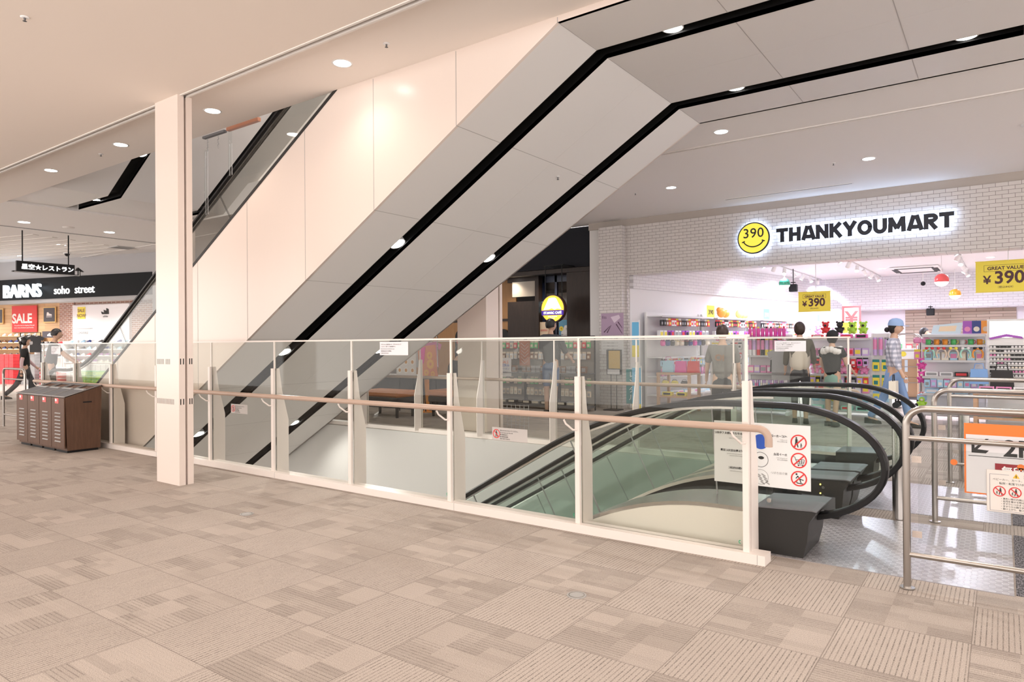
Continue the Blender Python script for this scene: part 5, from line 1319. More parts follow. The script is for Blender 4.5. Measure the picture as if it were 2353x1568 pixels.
# ------------------------------------------------------------ people
def skin_mesh(vs, es, rs, sub=1):
    me = bpy.data.meshes.new('s'); me.from_pydata(vs, es, [])
    o = bpy.data.objects.new('s', me); COL.objects.link(o)
    md = o.modifiers.new('k', 'SKIN'); md.use_smooth_shade = True
    sv = me.skin_vertices[0].data
    for i, r in enumerate(rs): sv[i].radius = r if isinstance(r, tuple) else (r, r)
    for i in range(len(vs)): sv[i].use_root = (i == 0)
    s2 = o.modifiers.new('u', 'SUBSURF'); s2.levels = sub; s2.render_levels = sub
    dg = bpy.context.evaluated_depsgraph_get()
    out = bpy.data.meshes.new_from_object(o.evaluated_get(dg))
    bpy.data.objects.remove(o); bpy.data.meshes.remove(me)
    return out
def rotx(v, a): return Vector((v.x, v.y*cos(a)-v.z*sin(a), v.y*sin(a)+v.z*cos(a)))
mat('skin', (.62, .40, .29), .55); mat('hair_black', (.012, .010, .010), .45); mat('hair_brown', (.035, .018, .012), .45); mat('eye_dark', (.01, .01, .01), .3); mat('mask_white', (.85, .85, .87), .6)
for n, c in (('cloth_black', (.014, .014, .015)), ('cloth_dark', (.045, .045, .050)), ('cloth_grey', (.21, .20, .19)), ('cloth_olive', (.10, .085, .06)), ('cloth_denim', (.10, .16, .30)), ('cloth_jeans', (.22, .34, .58)), ('cloth_white', (.80, .78, .76)), ('cloth_pinkish', (.62, .44, .46)), ('cloth_cream', (.68, .62, .52)), ('cloth_sage', (.26, .42, .36)), ('shoe_dark', (.05, .045, .04)), ('cap_blue', (.32, .46, .72))): mat(n, c, .8)
m_ = mat('plaid', (.5, .52, .6), .8); t_ = NT(m_); v_, x_, y_, z_ = t_.xyz()
wv = lambda q, f: t_.m('GREATER_THAN', t_.m('FRACT', t_.m('MULTIPLY', q, f)), .5)
t_.col(t_.mix(t_.m('MULTIPLY', wv(z_, 14.0), .55), t_.mix(t_.m('MULTIPLY', wv(t_.m('ADD', x_, y_), 14.0), .55), (.72, .72, .80), (.28, .30, .40)), (.22, .24, .34)))
def person(label, at, rz, h=1.6, arms=((5, 8, 10), (5, 8, 10)), legs=((4, 8), (-4, 6)), lean=0, headyaw=0, headpitch=0, top='cloth_black', sleeve=.5, bottom='cloth_dark', leglen=1.0, hair='hair_black', style='short', shoes='shoe_dark', mask=False, seat=False, under=None, skirt=False, cap=None, vest=None):
    """arms: (forward swing, sideways, elbow bend) per side left,right; legs: (forward swing, knee bend)"""
    k = h/1.70; D = RAD
    P = {'pelvis': Vector((0,0,.93)), 'spine': Vector((0,.0,1.10)), 'chest': Vector((0,.01,1.28)), 'nb': Vector((0,-.005,1.43)), 'neck': Vector((0,.012,1.50))}
    ln = D(lean)
    def L(v):  # lean the upper body about the pelvis
        d = v-Vector((0,0,.93)); return Vector((0,0,.93))+Vector((d.x, d.y*cos(ln)+d.z*sin(ln), d.z*cos(ln)-d.y*sin(ln)))
    for q in ('spine', 'chest', 'nb', 'neck'): P[q] = L(P[q])
    A = {}
    for si, s in ((0, -1), (1, 1)):
        fw, sd, el = (D(a) for a in arms[si])
        sh = L(Vector((s*.175, 0, 1.385)))
        def dirv(f, o): return Vector((s*sin(o), sin(f)*cos(o), -cos(f)*cos(o)))
        e = sh+dirv(fw, sd)*.285; w = e+dirv(fw+el, sd*.4)*.245; hd = w+dirv(fw+el, sd*.2)*.08
        A[s] = (sh, e, w, hd, dirv(fw+el, sd*.2))
    G = {}
    for si, s in ((0, -1), (1, 1)):
        fw, kn = (D(a) for a in legs[si])
        hp = Vector((s*.09, 0, .90)); kd = Vector((0, sin(fw), -cos(fw))); kn_ = hp+kd*.43
        ad = Vector((0, sin(fw-kn), -cos(fw-kn))); an = kn_+ad*.41
        G[s] = (hp, kn_, an, an+Vector((0, .13, -.035)))
    low = min(G[-1][2].z, G[1][2].z)
    dz = Vector((0, 0, -(low-.075))) if not seat else Vector((0,0,0))
    vs = [P['pelvis'], P['spine'], P['chest'], P['nb'], P['neck'], P['neck']+(P['neck']-P['nb']).normalized()*.06]
    es = [(0,1),(1,2),(2,3),(3,4),(4,5)]; rs = [(.145,.105), (.125,.09), (.145,.10), (.075,.065), (.05,.05), (.05, .055)]
    def add(v, r, par): vs.append(v); rs.append(r); es.append((par, len(vs)-1)); return len(vs)-1
    for s in (-1, 1):
        sh, e, w, hd, dv = A[s]
        i = add(sh, .055, 2); i = add(e, .040, i); i = add(w, .027, i); add(hd, (.036, .022), i)
        hp, kn_, an, toe = G[s]
        i = add(hp, .080, 0); i = add((hp+kn_)/2, .075, i); i = add(kn_, .055, i); i = add(kn_*.6+an*.4, .052, i); i = add(an, .036, i); add(toe, (.036, .025), i)
    body = skin_mesh([v+dz for v in vs], es, rs)
    bm = bmesh.new(); bm.from_mesh(body)
    for f_ in bm.faces: f_.material_index = 0; f_.smooth = True
    # head with a face, fingers
    hc = P['neck']+Vector((0, .025+.06*sin(ln), .125)); yaw, pit = D(headyaw), D(headpitch)
    Rh = Matrix.Rotation(yaw, 3, 'Z') @ Matrix.Rotation(-pit, 3, 'X')
    hm = MB()
    nn, mm_ = 16, 10
    ring_ = []
    for i in range(mm_+1):
        a = pi*i/mm_; z = -.115*cos(a); r = .085*sin(a)
        if z < -.02: r *= 1-.25*((-.02-z)/.095)
        for q in range(nn):
            t = 2*pi*q/nn; y = r*1.16*sin(t)
            ring_.append((r*.95*cos(t), y+(.012 if z < -.03 else 0), z))
    hm.add(ring_, [(i*nn+q, i*nn+(q+1)%nn, (i+1)*nn+(q+1)%nn, (i+1)*nn+q) for i in range(mm_) for q in range(nn)], True)
    hm.add([(-.012,.092,-.03),(.012,.092,-.03),(0,.118,-.028),(0,.094,.018)], [(0,1,2),(0,2,3),(1,3,2)], True)
    for s in (-1, 1): hm.ball((s*.080, -.005, -.01), .022, .35, .8, 1.1, 8, 6)
    hm.k = 1
    for s in (-1, 1): hm.ball((s*.032, .088, .010), .011, 1, .6, .6, 8, 5)
    hm.ball((0, .092, -.058), .018, 1, .4, .35, 8, 5)
    def into(mb, mi):
        b0 = len(bm.verts); nv = [bm.verts.new(hc+dz+Rh @ Vector(v)) for v in mb.v]
        for f_, m2, sm in zip(mb.f, mb.mi, mb.sm):
            try: q = bm.faces.new([nv[i] for i in f_]); q.material_index = m2; q.smooth = sm
            except ValueError: pass
    into(hm, 0)
    for s in (-1, 1):
        sh, e, w, hd, dv = A[s]
        fm = MB(); side = Vector((0, 1, 0)) if abs(dv.y) < .8 else Vector((0,0,1)); side = (side-dv*side.dot(dv)).normalized(); inn = dv.cross(side)*s
        for q in range(4):
            b0 = hd+side*(.022-.0145*q)+dv*.02; ln_ = (.062, .07, .066, .052)[q]
            fm.tube([b0, b0+dv*ln_*.5+inn*.004, b0+dv*ln_*.85+inn*.022], [.0085, .0078, .006], 6)
        fm.tube([w+side*.022+dv*.03, w+side*.042+dv*.06, w+side*.044+dv*.085+inn*.01], [.010, .009, .007], 6)
        nv = [bm.verts.new(Vector(v)+dz) for v in fm.v]
        for f_ in fm.f:
            q = bm.faces.new([nv[i] for i in f_]); q.smooth = True
    bm.to_mesh(body); bm.free()
    body.materials.clear(); body.materials.append(M['skin']); body.materials.append(M['eye_dark'])
    root = bpy.data.objects.new('person', body); COL.objects.link(root)
    root.location = at; root.rotation_euler = (0, 0, rz); root.scale = (k, k, k); tag(root, label, 'person')
    def child(name, me, m):
        if isinstance(me, MB): me = me.mesh(name, M[m])
        else: me.materials.clear(); me.materials.append(M[m])
        for p in me.polygons: p.use_smooth = True
        o = bpy.data.objects.new(name, me); COL.objects.link(o); o.parent = root; return o
    # top: torso and sleeves
    hem = P['pelvis']*.85+P['spine']*.15 if not skirt else P['pelvis']
    v2 = [hem+Vector((0,0,-.09)), P['spine'], P['chest'], P['nb']+Vector((0,0,-.005))]; e2 = [(0,1),(1,2),(2,3)]; r2 = [(.168,.135), (.155,.122), (.168,.128), (.09,.085)]
    for s in (-1, 1):
        sh, e, w, hd, dv = A[s]
        v2.append(sh+Vector((0,0,.003))); r2.append(.072); e2.append((2, len(v2)-1)); i = len(v2)-1
        if sleeve <= .5: v2.append(sh+(e-sh)*(sleeve*1.7)); r2.append(.065); e2.append((i, len(v2)-1))
        else:
            v2.append(e); r2.append(.058); e2.append((i, len(v2)-1)); v2.append(e+(w-e)*(sleeve-.5)*2); r2.append(.046); e2.append((len(v2)-2, len(v2)-1))
    child('top', skin_mesh([v+dz for v in v2], e2, r2), top)
    if under:
        for s in (-1, 1):
            sh, e, w, hd, dv = A[s]
            child('sleeve', skin_mesh([sh*.4+e*.6+dz, e+dz, w+dz], [(0,1),(1,2)], [.052, .048, .036]), under)
    if vest:
        child('vest', skin_mesh([hem+Vector((0,-.01,-.10))+dz, P['spine']+dz, P['chest']+dz, P['nb']*.6+P['chest']*.4+dz], [(0,1),(1,2),(2,3)], [(.195,.16), (.18,.145), (.188,.145), (.15, .11)]), vest)
    # trousers or skirt
    v3 = [P['pelvis']+Vector((0,0,.07)), P['pelvis']+Vector((0,0,-.03))]; e3 = [(0,1)]; r3 = [(.135,.105), (.150,.118)]
    for s in (-1, 1):
        hp, kn_, an, toe = G[s]
        pts = [hp*.72+kn_*.28, (hp+kn_)*.45+kn_*.1, kn_, (kn_*.5+an*.5), an+Vector((0,0,.02))]; rr = [.092, .080, .066, .060, .054]
        n_ = max(2, round(5*leglen)); par = 1
        for q in range(n_): v3.append(pts[q]); r3.append(rr[q]); e3.append((par, len(v3)-1)); par = len(v3)-1
    child('skirt' if skirt else 'trousers', skin_mesh([v+dz for v in v3], e3, r3), bottom)
    for s in (-1, 1):
        hp, kn_, an, toe = G[s]
        sm = MB(); c = an+dz
        sm.add([(c.x+.042*x, c.y+y, max(c.z-.075, -.0)+z) for x, y, z in ((-1,-.06,.0),(1,-.06,.0),(1.1,.1,.0),(.7,.185,.0),(-.7,.185,.0),(-1.1,.1,.0),(-.85,-.06,.09),(.85,-.06,.09),(.9,.08,.07),(.5,.17,.04),(-.5,.17,.04),(-.9,.08,.07))],
               [(5,4,3,2,1,0),(6,7,8,9,10,11),(0,1,7,6),(1,2,8,7),(2,3,9,8),(3,4,10,9),(4,5,11,10),(5,0,6,11)])
        child('shoe', sm, shoes)
    # hair
    hr = MB(); hv = []; n2, m2 = 16, 8
    for i in range(m2+1):
        a = pi*.62*i/m2
        for q in range(n2):
            t = 2*pi*q/n2; front = max(0, sin(t)); z = .118*cos(a)+.012
            if front > .25 and z < .035: z = .035+.02*front
            r = .094*max(sin(a), .02)
            hv.append((r*cos(t), r*1.15*sin(t)-.008, z))
    hr.add(hv, [(i*n2+q, i*n2+(q+1)%n2, (i+1)*n2+(q+1)%n2, (i+1)*n2+q) for i in range(m2) for q in range(n2)], True)
    if style in ('bun', 'bob', 'long', 'tail'):
        hr.ball((0, -.045, -.01), .088, 1.02, .75, 1.15, 14, 8)
    if style == 'bun': hr.ball((0, -.12, -.02), .05, n=12, m=7)
    if style == 'tail': hr.ball((0, -.125, -.05), .042, n=12, m=7)
    if style == 'long':
        hr.ball((0, -.06, -.12), .085, 1.0, .6, 1.9, 14, 9)
    for i in range(len(hr.v)):
        v = Rh @ Vector(hr.v[i])+hc+dz; hr.v[i] = tuple(v)
    child('hair', hr, hair)
    if mask:
        mk = MB(); pts = [(.066*cos(t)*1.0, .105*sin(t)+.01, z) for z in (-.095, -.06, -.012) for t in frange(.35, pi-.35, 8)]
        mk.add([tuple(Rh @ Vector((x*(.75 if z < -.09 else 1.15), y*(.92 if z < -.09 else 1.06)+.012, z))+hc+dz) for x, y, z in pts], [(r_*8+q, r_*8+q+1, r_*8+9+q, r_*8+8+q) for r_ in range(2) for q in range(7)], True)
        child('face_mask', mk, 'mask_white')
    if cap:
        cp = MB(); cp.lathe([(.098, .02), (.099, .05), (.085, .105), (.05, .135), (.001, .145)], (0, -.005, 0), 18, 1, 1.16)
        cp.prism([(-.075, .07), (-.06, .15), (0, .185), (.06, .15), (.075, .07)], 'z', .022, .030)
        for i in range(len(cp.v)): cp.v[i] = tuple(Rh @ Vector(cp.v[i])+hc+dz)
        child('cap', cp, cap)
    return root, k, A, dz, hc, Rh
FACE_R = RAD(-18)
person('woman in black tee with pale pink sleeves and white mask walking past the black shop', (-18.75, 6.36, 0), FACE_R, 1.52, arms=((18, 4, 25), (-14, 6, 12)), legs=((26, 12), (-24, 18)), top='cloth_black', sleeve=.42, under='cloth_pinkish', bottom='cloth_dark', style='bun', mask=True, headpitch=-8)
place('bag', 'black', 'black', (-18.42, 6.36, .62), FACE_R, 'black handbag carried by the walking woman', None, .8)
person('man in dark clothes stretching an arm forward beside the escalator foot', (-15.85, 5.82, 0), FACE_R, 1.62, arms=((48, 4, 6), (40, 6, 10)), legs=((10, 6), (-10, 10)), lean=8, top='cloth_dark', sleeve=.45, bottom='cloth_black', style='short')
person('man in dark grey tee and denim shorts standing at the accessory racks, seen from behind', (-6.66, 10.45, 0), RAD(12), 1.68, arms=((38, 14, 50), (22, 16, 38)), legs=((3, 4), (-3, 4)), top='cloth_dark', sleeve=.55, bottom='cloth_denim', leglen=.6, style='short', headyaw=-25, headpitch=-14)
person('seated woman in black with white mask on the orange bench', (-8.05, 9.35, -.33), RAD(-78), 1.58, arms=((30, 8, 50), (30, 8, 55)), legs=((82, 80), (78, 80)), top='cloth_black', sleeve=.9, bottom='cloth_black', style='bob', mask=True, seat=True, lean=12, headpitch=-14, headyaw=-25)
oi = person('brown-haired person in grey top with letters on the back, beyond the far railing', (-2.98, 8.85, 0), RAD(18), 1.47, arms=((12, 10, 30), (12, 10, 30)), legs=((3, 5), (-3, 5)), top='cloth_grey', sleeve=.5, bottom='cloth_black', style='short', hair='hair_brown')
person('woman with a hair clip in olive jacket and grey vest, seen from behind', (-2.62, 11.45, 0), RAD(12), 1.55, arms=((15, 10, 25), (18, 8, 35)), legs=((3, 5), (-5, 8)), top='cloth_olive', sleeve=.85, bottom='cloth_dark', leglen=.8, style='bob', hair='hair_brown', vest='cloth_cream', headpitch=-8)
gl = person('girl in black cap and top with white fluffy collar, seen from behind', (-2.12, 11.30, 0), RAD(-12), 1.40, arms=((20, 12, 40), (20, 10, 40)), legs=((3, 5), (-6, 8)), top='cloth_black', sleeve=.3, bottom='cloth_sage', leglen=.45, style='bob', headpitch=-20, cap='cloth_black')
m = MB()
for i in range(14):
    a = 2*pi*i/14; m.ball((.15*cos(a), .10*sin(a)-.01, 1.40+.025*sin(3*a)), .062, n=8, m=5)
cl = obj('collar', m, 'cloth_white', None); cl.parent = gl[0]; cl['label'] = 'white fluffy collar'
person('woman in light blue cap, plaid shirt and jeans walking before the store', (-1.33, 11.6, 0), RAD(-92), 1.58, arms=((-6, 6, 10), (8, 8, 18)), legs=((18, 8), (-18, 14)), top='plaid', sleeve=.9, bottom='cloth_jeans', style='tail', cap='cap_blue', headpitch=4)
place('bag', 'cream', 'black', (-1.30, 11.30, .80), RAD(-92), 'cream tote bag carried by the woman in plaid shirt', None, .9)
person('long-haired woman in black deep inside the store', (-1.43, 17.4, 0), RAD(-80), 1.52, arms=((30, 6, 40), (25, 8, 50)), legs=((5, 6), (-5, 8)), top='cloth_black', sleeve=.9, bottom='cloth_black', style='long', mask=True)
pm('brown')
o_ = text('Oi', .13, (-.11, -.145, 1.22), (1,0,0), 'goods_brown', None, bold=.006, name='shirt_letters'); o_.parent = oi[0]
# ------------------------------------------------------------ the cafe and the stalls beyond the far railing
YC = 12.4
f = MB(); f.box(-13.5, -6.87, YC, YC+.3, 2.89, 3.62); f.box(-13.5, -6.84, YC+.02, YC+.3, 3.62, ZC)
struct('wall_cafe_fascia', f, ['navy_fascia'])
f = MB(); f.box(-6.87, -6.60, YC+.3, 18, 0, 2.9)
f.box(-7.58, -6.87, YC+.15, YC+.5, 0, 2.89); f.box(-13.5, -6.87, YC+.1, YC+.3, 2.80, 2.89)
struct('wall_cafe_side', f, 'brown_wood')
f = MB(); f.box(-18, -6.6, 17, 17.1, 0, 2.9); struct('wall_cafe_back', f, 'dark_brown')
f = MB(); f.box(-18, -6.6, YC+.3, 17.1, 2.85, 2.95); struct('ceiling_cafe', f, 'dark_brown')
f = MB(); f.box(-18, -6.6, FY1, 17.1, -.05, .003); struct('floor_cafe', f, mat('cafe_floor', (.12, .085, .065), .35))
f = MB(); f.box(-9.62, -8.72, 13.2, 13.3, 0, 2.28); f.box(-9.62, -8.72, 13.2, 13.3, 2.74, 2.85); f.box(-8.80, -8.70, 13.15, 13.3, 0, 2.85); struct('wall_cafe_panel', f, 'brown_wood')
t = thing('lit_menu_box', 'blank pale lit menu panel high on the brown cafe front', 'menu box', (-9.14, 13.2, 2.4))
m = MB(); m.box(-9.47, -8.82, 13.185, 13.2, 2.39, 2.745); obj('face', m, mat('panel_beige', (.56, .50, .42), .5), t)
m = MB(); m.box(-9.48, -8.81, 13.188, 13.2, 2.38, 2.39); m.box(-9.48, -8.81, 13.188, 13.2, 2.745, 2.755); obj('frame', m, 'black', t)
f = MB(); f.box(-13, -9.62, 13.55, 13.6, 0, 2.85); struct('wall_cafe_orange', f, 'orange_wood')
f = MB(); f.box(-13, -9.62, 13.53, 13.56, 1.84, 1.90); struct('trim_5', f, 'dark_brown')
# cafe window: mullions and pale interior seen over the counter
t = thing('cafe_partition', 'dark framed cafe partition with glass panes behind the round sign', 'partition', (-8.2, 13.4, 0))
m = MB()
for x in (-8.70, -8.36, -8.02, -7.66): m.box(x-.03, x+.03, 13.36, 13.42, 0, 2.85)
m.box(-8.72, -7.6, 13.36, 13.42, 2.70, 2.85); m.box(-8.72, -7.6, 13.36, 13.42, 1.30, 1.36); obj('frame', m, mat('frame_navy', (.02, .03, .07), .4), t)
m = MB(); m.box(-8.70, -7.62, 13.385, 13.39, 1.36, 2.70); obj('pane', m, 'acrylic', t)
m = MB(); m.box(-8.72, -7.62, 13.36, 13.42, .0, 1.30); obj('dado', m, 'brown_wood', t)
t = thing('back_bar_panel', 'pale back bar panel glimpsed through the cafe partition', 'panel', (-8.4, 16.9, 2.2))
m = MB(); m.box(-10.9, -7.6, 16.9, 16.98, 2.0, 2.75); obj('face', m, mat('bar_pale', (.50, .46, .42), .5), t)
m = MB(); m.box(-10.9, -7.6, 16.88, 16.9, 1.88, 2.0); obj('red_band', m, mat('band_red', (.7, .05, .04), .5), t)
for i, x in enumerate((-9.4, -8.4)):
    downlight(x, 12.95 if i else 13.0, 2.85, 30, (1, .85, .7), .05, 'small downlight under the cafe fascia', 'lamp', 130, 'downlights under the cafe fascia')
t = thing('arrow_sign', 'small light blue square arrow sign inside the cafe', 'sign', (-8.6, 13.3, 2.1))
m = MB(); m.box(-8.72, -8.50, 13.32, 13.335, 2.02, 2.26); obj('face', m, mat('sign_sky', (.45, .75, .88), .5, emit=(.5, .8, .95), estr=.5), t)
m = MB(); flat(m, [(-8.68, 2.13), (-8.60, 2.13), (-8.60, 2.19), (-8.53, 2.115), (-8.60, 2.05), (-8.60, 2.10), (-8.68, 2.10)], 13.319); obj('arrow', m, 'navy_fascia', t)
# round illuminated cafe sign
t = thing('cafe_sign', 'round lit yellow cafe sign with white mountain and blue band', 'sign', (-7.53, 11.9, 2.0))
cx, cz, R_ = -7.53, 2.005, .288
m = MB(); m.cyl((cx, 11.9, cz), (cx, 12.0, cz), R_, n=44); obj('housing', m, mat('sign_brown', (.06, .025, .02), .4), t)
m = MB(); m.disc((cx, 11.8985, cz), R_-.018, (0,-1,0), 44); obj('face', m, mat('sign_amber', (.9, .55, .05), .5, emit=(1, .50, .04), estr=1.1), t)
m = MB(); yy = 11.897
flat(m, [(cx-.215, cz-.02), (cx-.09, cz+.215), (cx-.02, cz+.225), (cx+.05, cz+.225), (cx+.09, cz+.205), (cx+.215, cz-.02), (cx+.12, cz+.0), (cx+.05, cz-.02), (cx-.02, cz+.01), (cx-.10, cz-.015)], yy)
obj('mountain', m, mat('sign_white', (.95, .95, .92), .5, emit=(1, 1, .96), estr=1.6), t)
m = MB(); m.box(cx-.265, cx+.265, yy-.001, yy, cz-.135, cz-.035); obj('band', m, mat('sign_indigo', (.03, .01, .20), .5, emit=(.12, .03, .55), estr=.35), t)
text('ST.MARC CAFÉ', .066, (cx, yy-.002, cz-.108), (1,0,0), 'sign_white', t, align='CENTER', ext=.0006, bold=.0022, xs=.98)
text('CHOCO CROISSANT', .024, (cx, yy-.001, cz-.172), (1,0,0), 'sign_white', t, align='CENTER', ext=.0004)
text('BREAKFAST', .022, (cx, yy-.001, cz-.205), (1,0,0), 'sign_white', t, align='CENTER', ext=.0004)
m = MB(); m.disc((cx, yy-.001, cz-.243), .018, (0,-1,0), 16); obj('emblem', m, 'sign_white', t)
m = MB(); m.tube([(cx+.2, 11.95, cz+.2), (cx+.2, 11.95, 2.89)], .01, 6); m.tube([(cx-.2, 11.95, cz+.2), (cx-.2, 11.95, 2.89)], .01, 6); m.box(cx-.24, cx+.24, 11.93, 12.4, 2.89, 2.91); obj('hanger', m, 'black', t)
# posters on the cafe front
def poster(x0, x1, y, z0, z1, c, label, lines=(), inner=None):
    t = thing('wall_poster', label, 'poster', (x0, y, z0))
    m = MB(); m.box(x0, x1, y, y+.006, z0, z1); obj('sheet', m, c, t)
    if inner:
        m = MB(); cx, cz, a, b = (x0+x1)/2, (z0+z1)/2, (x1-x0)*.40, (z1-z0)*.36
        flat(m, [(cx+a*cos(q)*(1+.06*cos(9*q)), cz+b*sin(q)*(1+.06*cos(9*q))) for q in frange(0, 2*pi, 37)[:-1]], y-.0006); obj('panel', m, inner, t)
    for i, (s, sz, c2) in enumerate(lines): text(s, sz, ((x0+x1)/2, y-.0014, z1-(z1-z0)*(.30+.17*i)), (1,0,0), c2, t, align='CENTER', ext=.0003)
    return t
t = poster(-8.18, -7.66, 13.2, 1.05, 1.82, mat('poster_blue', (.12, .34, .52), .5), 'blue poster with white cloud panel and yellow flowers on the cafe front', (('当店は', .06, 'ink'), ('新しい生活様式に', .05, 'ink'), ('取り組んでいます', .045, 'ink')), 'white')
for x, z in ((-8.12, 1.62), (-7.76, 1.72), (-8.10, 1.16), (-7.74, 1.18)):
    m = MB(); m.disc((x, 13.198, z), .055, (0,-1,0), 14); m.k = 1; m.disc((x, 13.197, z), .02, (0,-1,0), 10); obj('flower', m, ['banner_yellow', mat('gold', (.6, .35, .02), .5)], t)
poster(-8.71, -8.46, 13.2, 1.08, 1.78, 'pastel_peach', 'pink and white menu poster on the cafe front', (('期間限定', .05, 'red'), ('SWEETS', .05, 'hot'), ('¥390', .05, 'red')) if mat('hot', (.8, .12, .3), .5) else ())
poster(-7.60, -7.50, 13.2, 1.2, 1.7, pm('beige').name, 'narrow beige food poster at the edge of the cafe front')
for x, l in ((-11.38, 'dark arched picture with red motif on the orange cafe wall'), (-9.98, 'arched picture with black and white checks on the orange cafe wall')):
    t = thing('framed_picture', l, 'picture', (x, 13.5, 1.2))
    m = MB(); m.prism([(x-.16, .75), (x+.16, .75), (x+.16, 1.45)]+[(x+.16*cos(a), 1.45+.2*sin(a)) for a in frange(0, pi, 10)][1:], 'y', 13.51, 13.53); obj('board', m, 'ink', t)
    m = MB(); m.disc((x-.02, 13.508, 1.35), .09, (0,-1,0), 16); obj('motif', m, 'sign_red', t)
    m = MB()
    for i in range(5):
        for k in range(4):
            if (i+k) % 2: flat(m, [(x+.0+.03*k, .90+.06*i), (x+.03+.03*k, .90+.06*i), (x+.03+.03*k, .96+.06*i), (x+.03*k, .96+.06*i)], 13.508)
    obj('check_motif', m, 'white', t)
# accessory racks behind the man
def grid_rack(cx, cy, w_, h, label, back):
    t = thing('display_rack', label, 'display rack', (cx, cy, 0), group='dark accessory racks')
    m = MB()
    for x in (-w_/2, w_/2): m.tube([(x, 0, 0), (x, 0, h)], .014, 6)
    m.tube([(-w_/2, 0, h), (w_/2, 0, h)], .012, 6); obj('frame', m, 'black', t, world=False)
    m = MB(); m.box(-w_/2, w_/2, .01, .02, .08, h); obj('back_panel', m, back, t, world=False)
    m = MB(); m.box(-w_/2, w_/2, -.35, 0, .05, .09); m.box(-w_/2, w_/2, -.28, 0, .70, .715); obj('shelf', m, 'grey_dark', t, world=False)
    return (cx, cy)
mat('rack_grey', (.34, .31, .28), .6)
for k, (x0, x1) in enumerate(((-8.72, -7.95), (-7.92, -7.15), (-7.12, -6.32))):
    l = ('beside the white column', 'left of the man', 'behind the man')[k]
    B = grid_rack((x0+x1)/2, 11.5, x1-x0-.02, 1.42, 'dark rack of small accessories '+l, 'rack_grey')
    for z, kind, cols, n in ((1.34, 'pack', ('red', 'white', 'grey', 'green', 'beige'), 9), (1.12, 'pack', ('silver', 'orange', 'cream', 'brown', 'white'), 9), (.62, 'pack', ('beige', 'grey', 'silver', 'green', 'black'), 9), (.40, 'pack', ('cream', 'white', 'beige', 'silver'), 8)):
        row(B, 0, -.34, .34, -.06, z, kind, cols, n, 'on the dark rack '+l, two=1, alt='beige')
    row(B, 0, -.33, .33, -.2, .715, 'box', ('brown', 'black', 'grey', 'beige'), 6, 'on a shelf of the dark rack '+l, two=1, alt='grey')
    row(B, 0, -.33, .33, -.2, .09, 'lowbox', ('black', 'beige', 'grey'), 4, 'at the bottom of the dark rack '+l, two=1, alt='cream')
for x, z, c, l in ((-8.45, .78, 'orange', 'orange round pouch hanging in front of the accessory racks'),):
    place('pouch', c, 'orange', (x, 11.2, .95), 0, l, None, 1.0)
t = poster(-8.42, -8.12, 11.25, .62, 1.0, 'sign_pale', 'blue and orange leaflet standing in front of the accessory racks', (('SALE', .08, 'sign_orange'), ('夏休み', .07, 'sign_blue'), ('クーポン', .05, 'sign_blue')))
t = thing('tall_card', 'orange brown card with white leaf drawing between the accessory racks', 'card', (-7.9, 11.42, 1.0))
m = MB(); m.box(-8.02, -7.76, 11.40, 11.405, .84, 1.36); obj('sheet', m, mat('rust', (.42, .13, .05), .5), t)
m = MB()
for i in range(6):
    for s in (-1, 1): m.tube([(-7.89, 11.398, .88+.07*i), (-7.89+s*.09, 11.398, .95+.07*i)], .003, 4)
obj('leaf_motif', m, 'white', t)
t = thing('wire_basket', 'white wire basket base on the floor behind the far railing glass', 'basket', (-6.05, 8.55, 0))
m = MB()
for i in range(7):
    m.tube([(-6.3+.08*i, 8.5, 0), (-6.3+.08*i, 8.5, .36)], .004, 4); m.tube([(-6.3, 8.5, .05+.05*i), (-5.82, 8.5, .05+.05*i)], .004, 4)
obj('mesh_panel', m, 'grey_light', t)
# orange upholstered benches and a counter
mat('orange_seat', (.60, .22, .07), .6)
def bench(x0, x1, y0, y1, label):
    t = thing('bench', label, 'bench', ((x0+x1)/2, (y0+y1)/2, 0), group='orange upholstered benches')
    m = MB(); m.rbox(x0, x1, y0, y1, .36, .47, .03); obj('cushion', m, 'orange_seat', t)
    m = MB(); m.rbox(x0+.01, x1-.01, y0+.01, y1-.01, .26, .36, .01); obj('frame', m, 'cloth_dark', t)
    for x in (x0+.08, x1-.08):
        for y in (y0+.08, y1-.08):
            m = MB(); m.cyl((x, y, 0), (x, y, .26), .025, .03, 10); obj('leg', m, 'black', t)
mat('cloth_dark', (.045, .045, .05), .8)
bench(-9.55, -8.55, 8.45, 9.0, 'orange upholstered bench just left of the leaning menu board')
bench(-8.40, -7.55, 9.05, 9.6, 'orange upholstered bench on which the masked woman sits')
t = thing('sales_counter', 'dark counter with white sheets behind the orange benches', 'counter', (-10.2, 9.9, 0))
m = MB(); m.rbox(-11.0, -9.0, 9.8, 10.4, 0, .62, .01); obj('body', m, 'cloth_dark', t)
m = MB(); m.rbox(-11.05, -8.95, 9.75, 10.45, .62, .66, .008); obj('counter_top', m, 'white', t)
t = thing('menu_board', 'leaning pink and orange dessert poster board behind the railing', 'poster board', (-8.7, 9.4, 0))
M3 = Matrix.Rotation(RAD(-6), 3, 'Y')
m = MB(); m.obox((-8.72, 9.42, .96), .44, .02, .60, M3); obj('board', m, mat('dessert', (.72, .28, .16), .5), t)
m = MB()
for dx, dz, r in ((.06, .12, .07), (.08, -.04, .09), (-.02, -.2, .06), (.14, -.22, .05)): m.disc((-8.72+dx, 9.405, .96+dz), r, (0,-1,0), 18, r*.35)
obj('dessert_motif', m, mat('dessert_gold', (.80, .45, .12), .5), t)
m = MB(); flat(m, [(-8.90, 1.22), (-8.76, 1.24), (-8.80, .95), (-8.92, .80)], 9.404); obj('pink_stroke', m, pm('hotpink'), t)
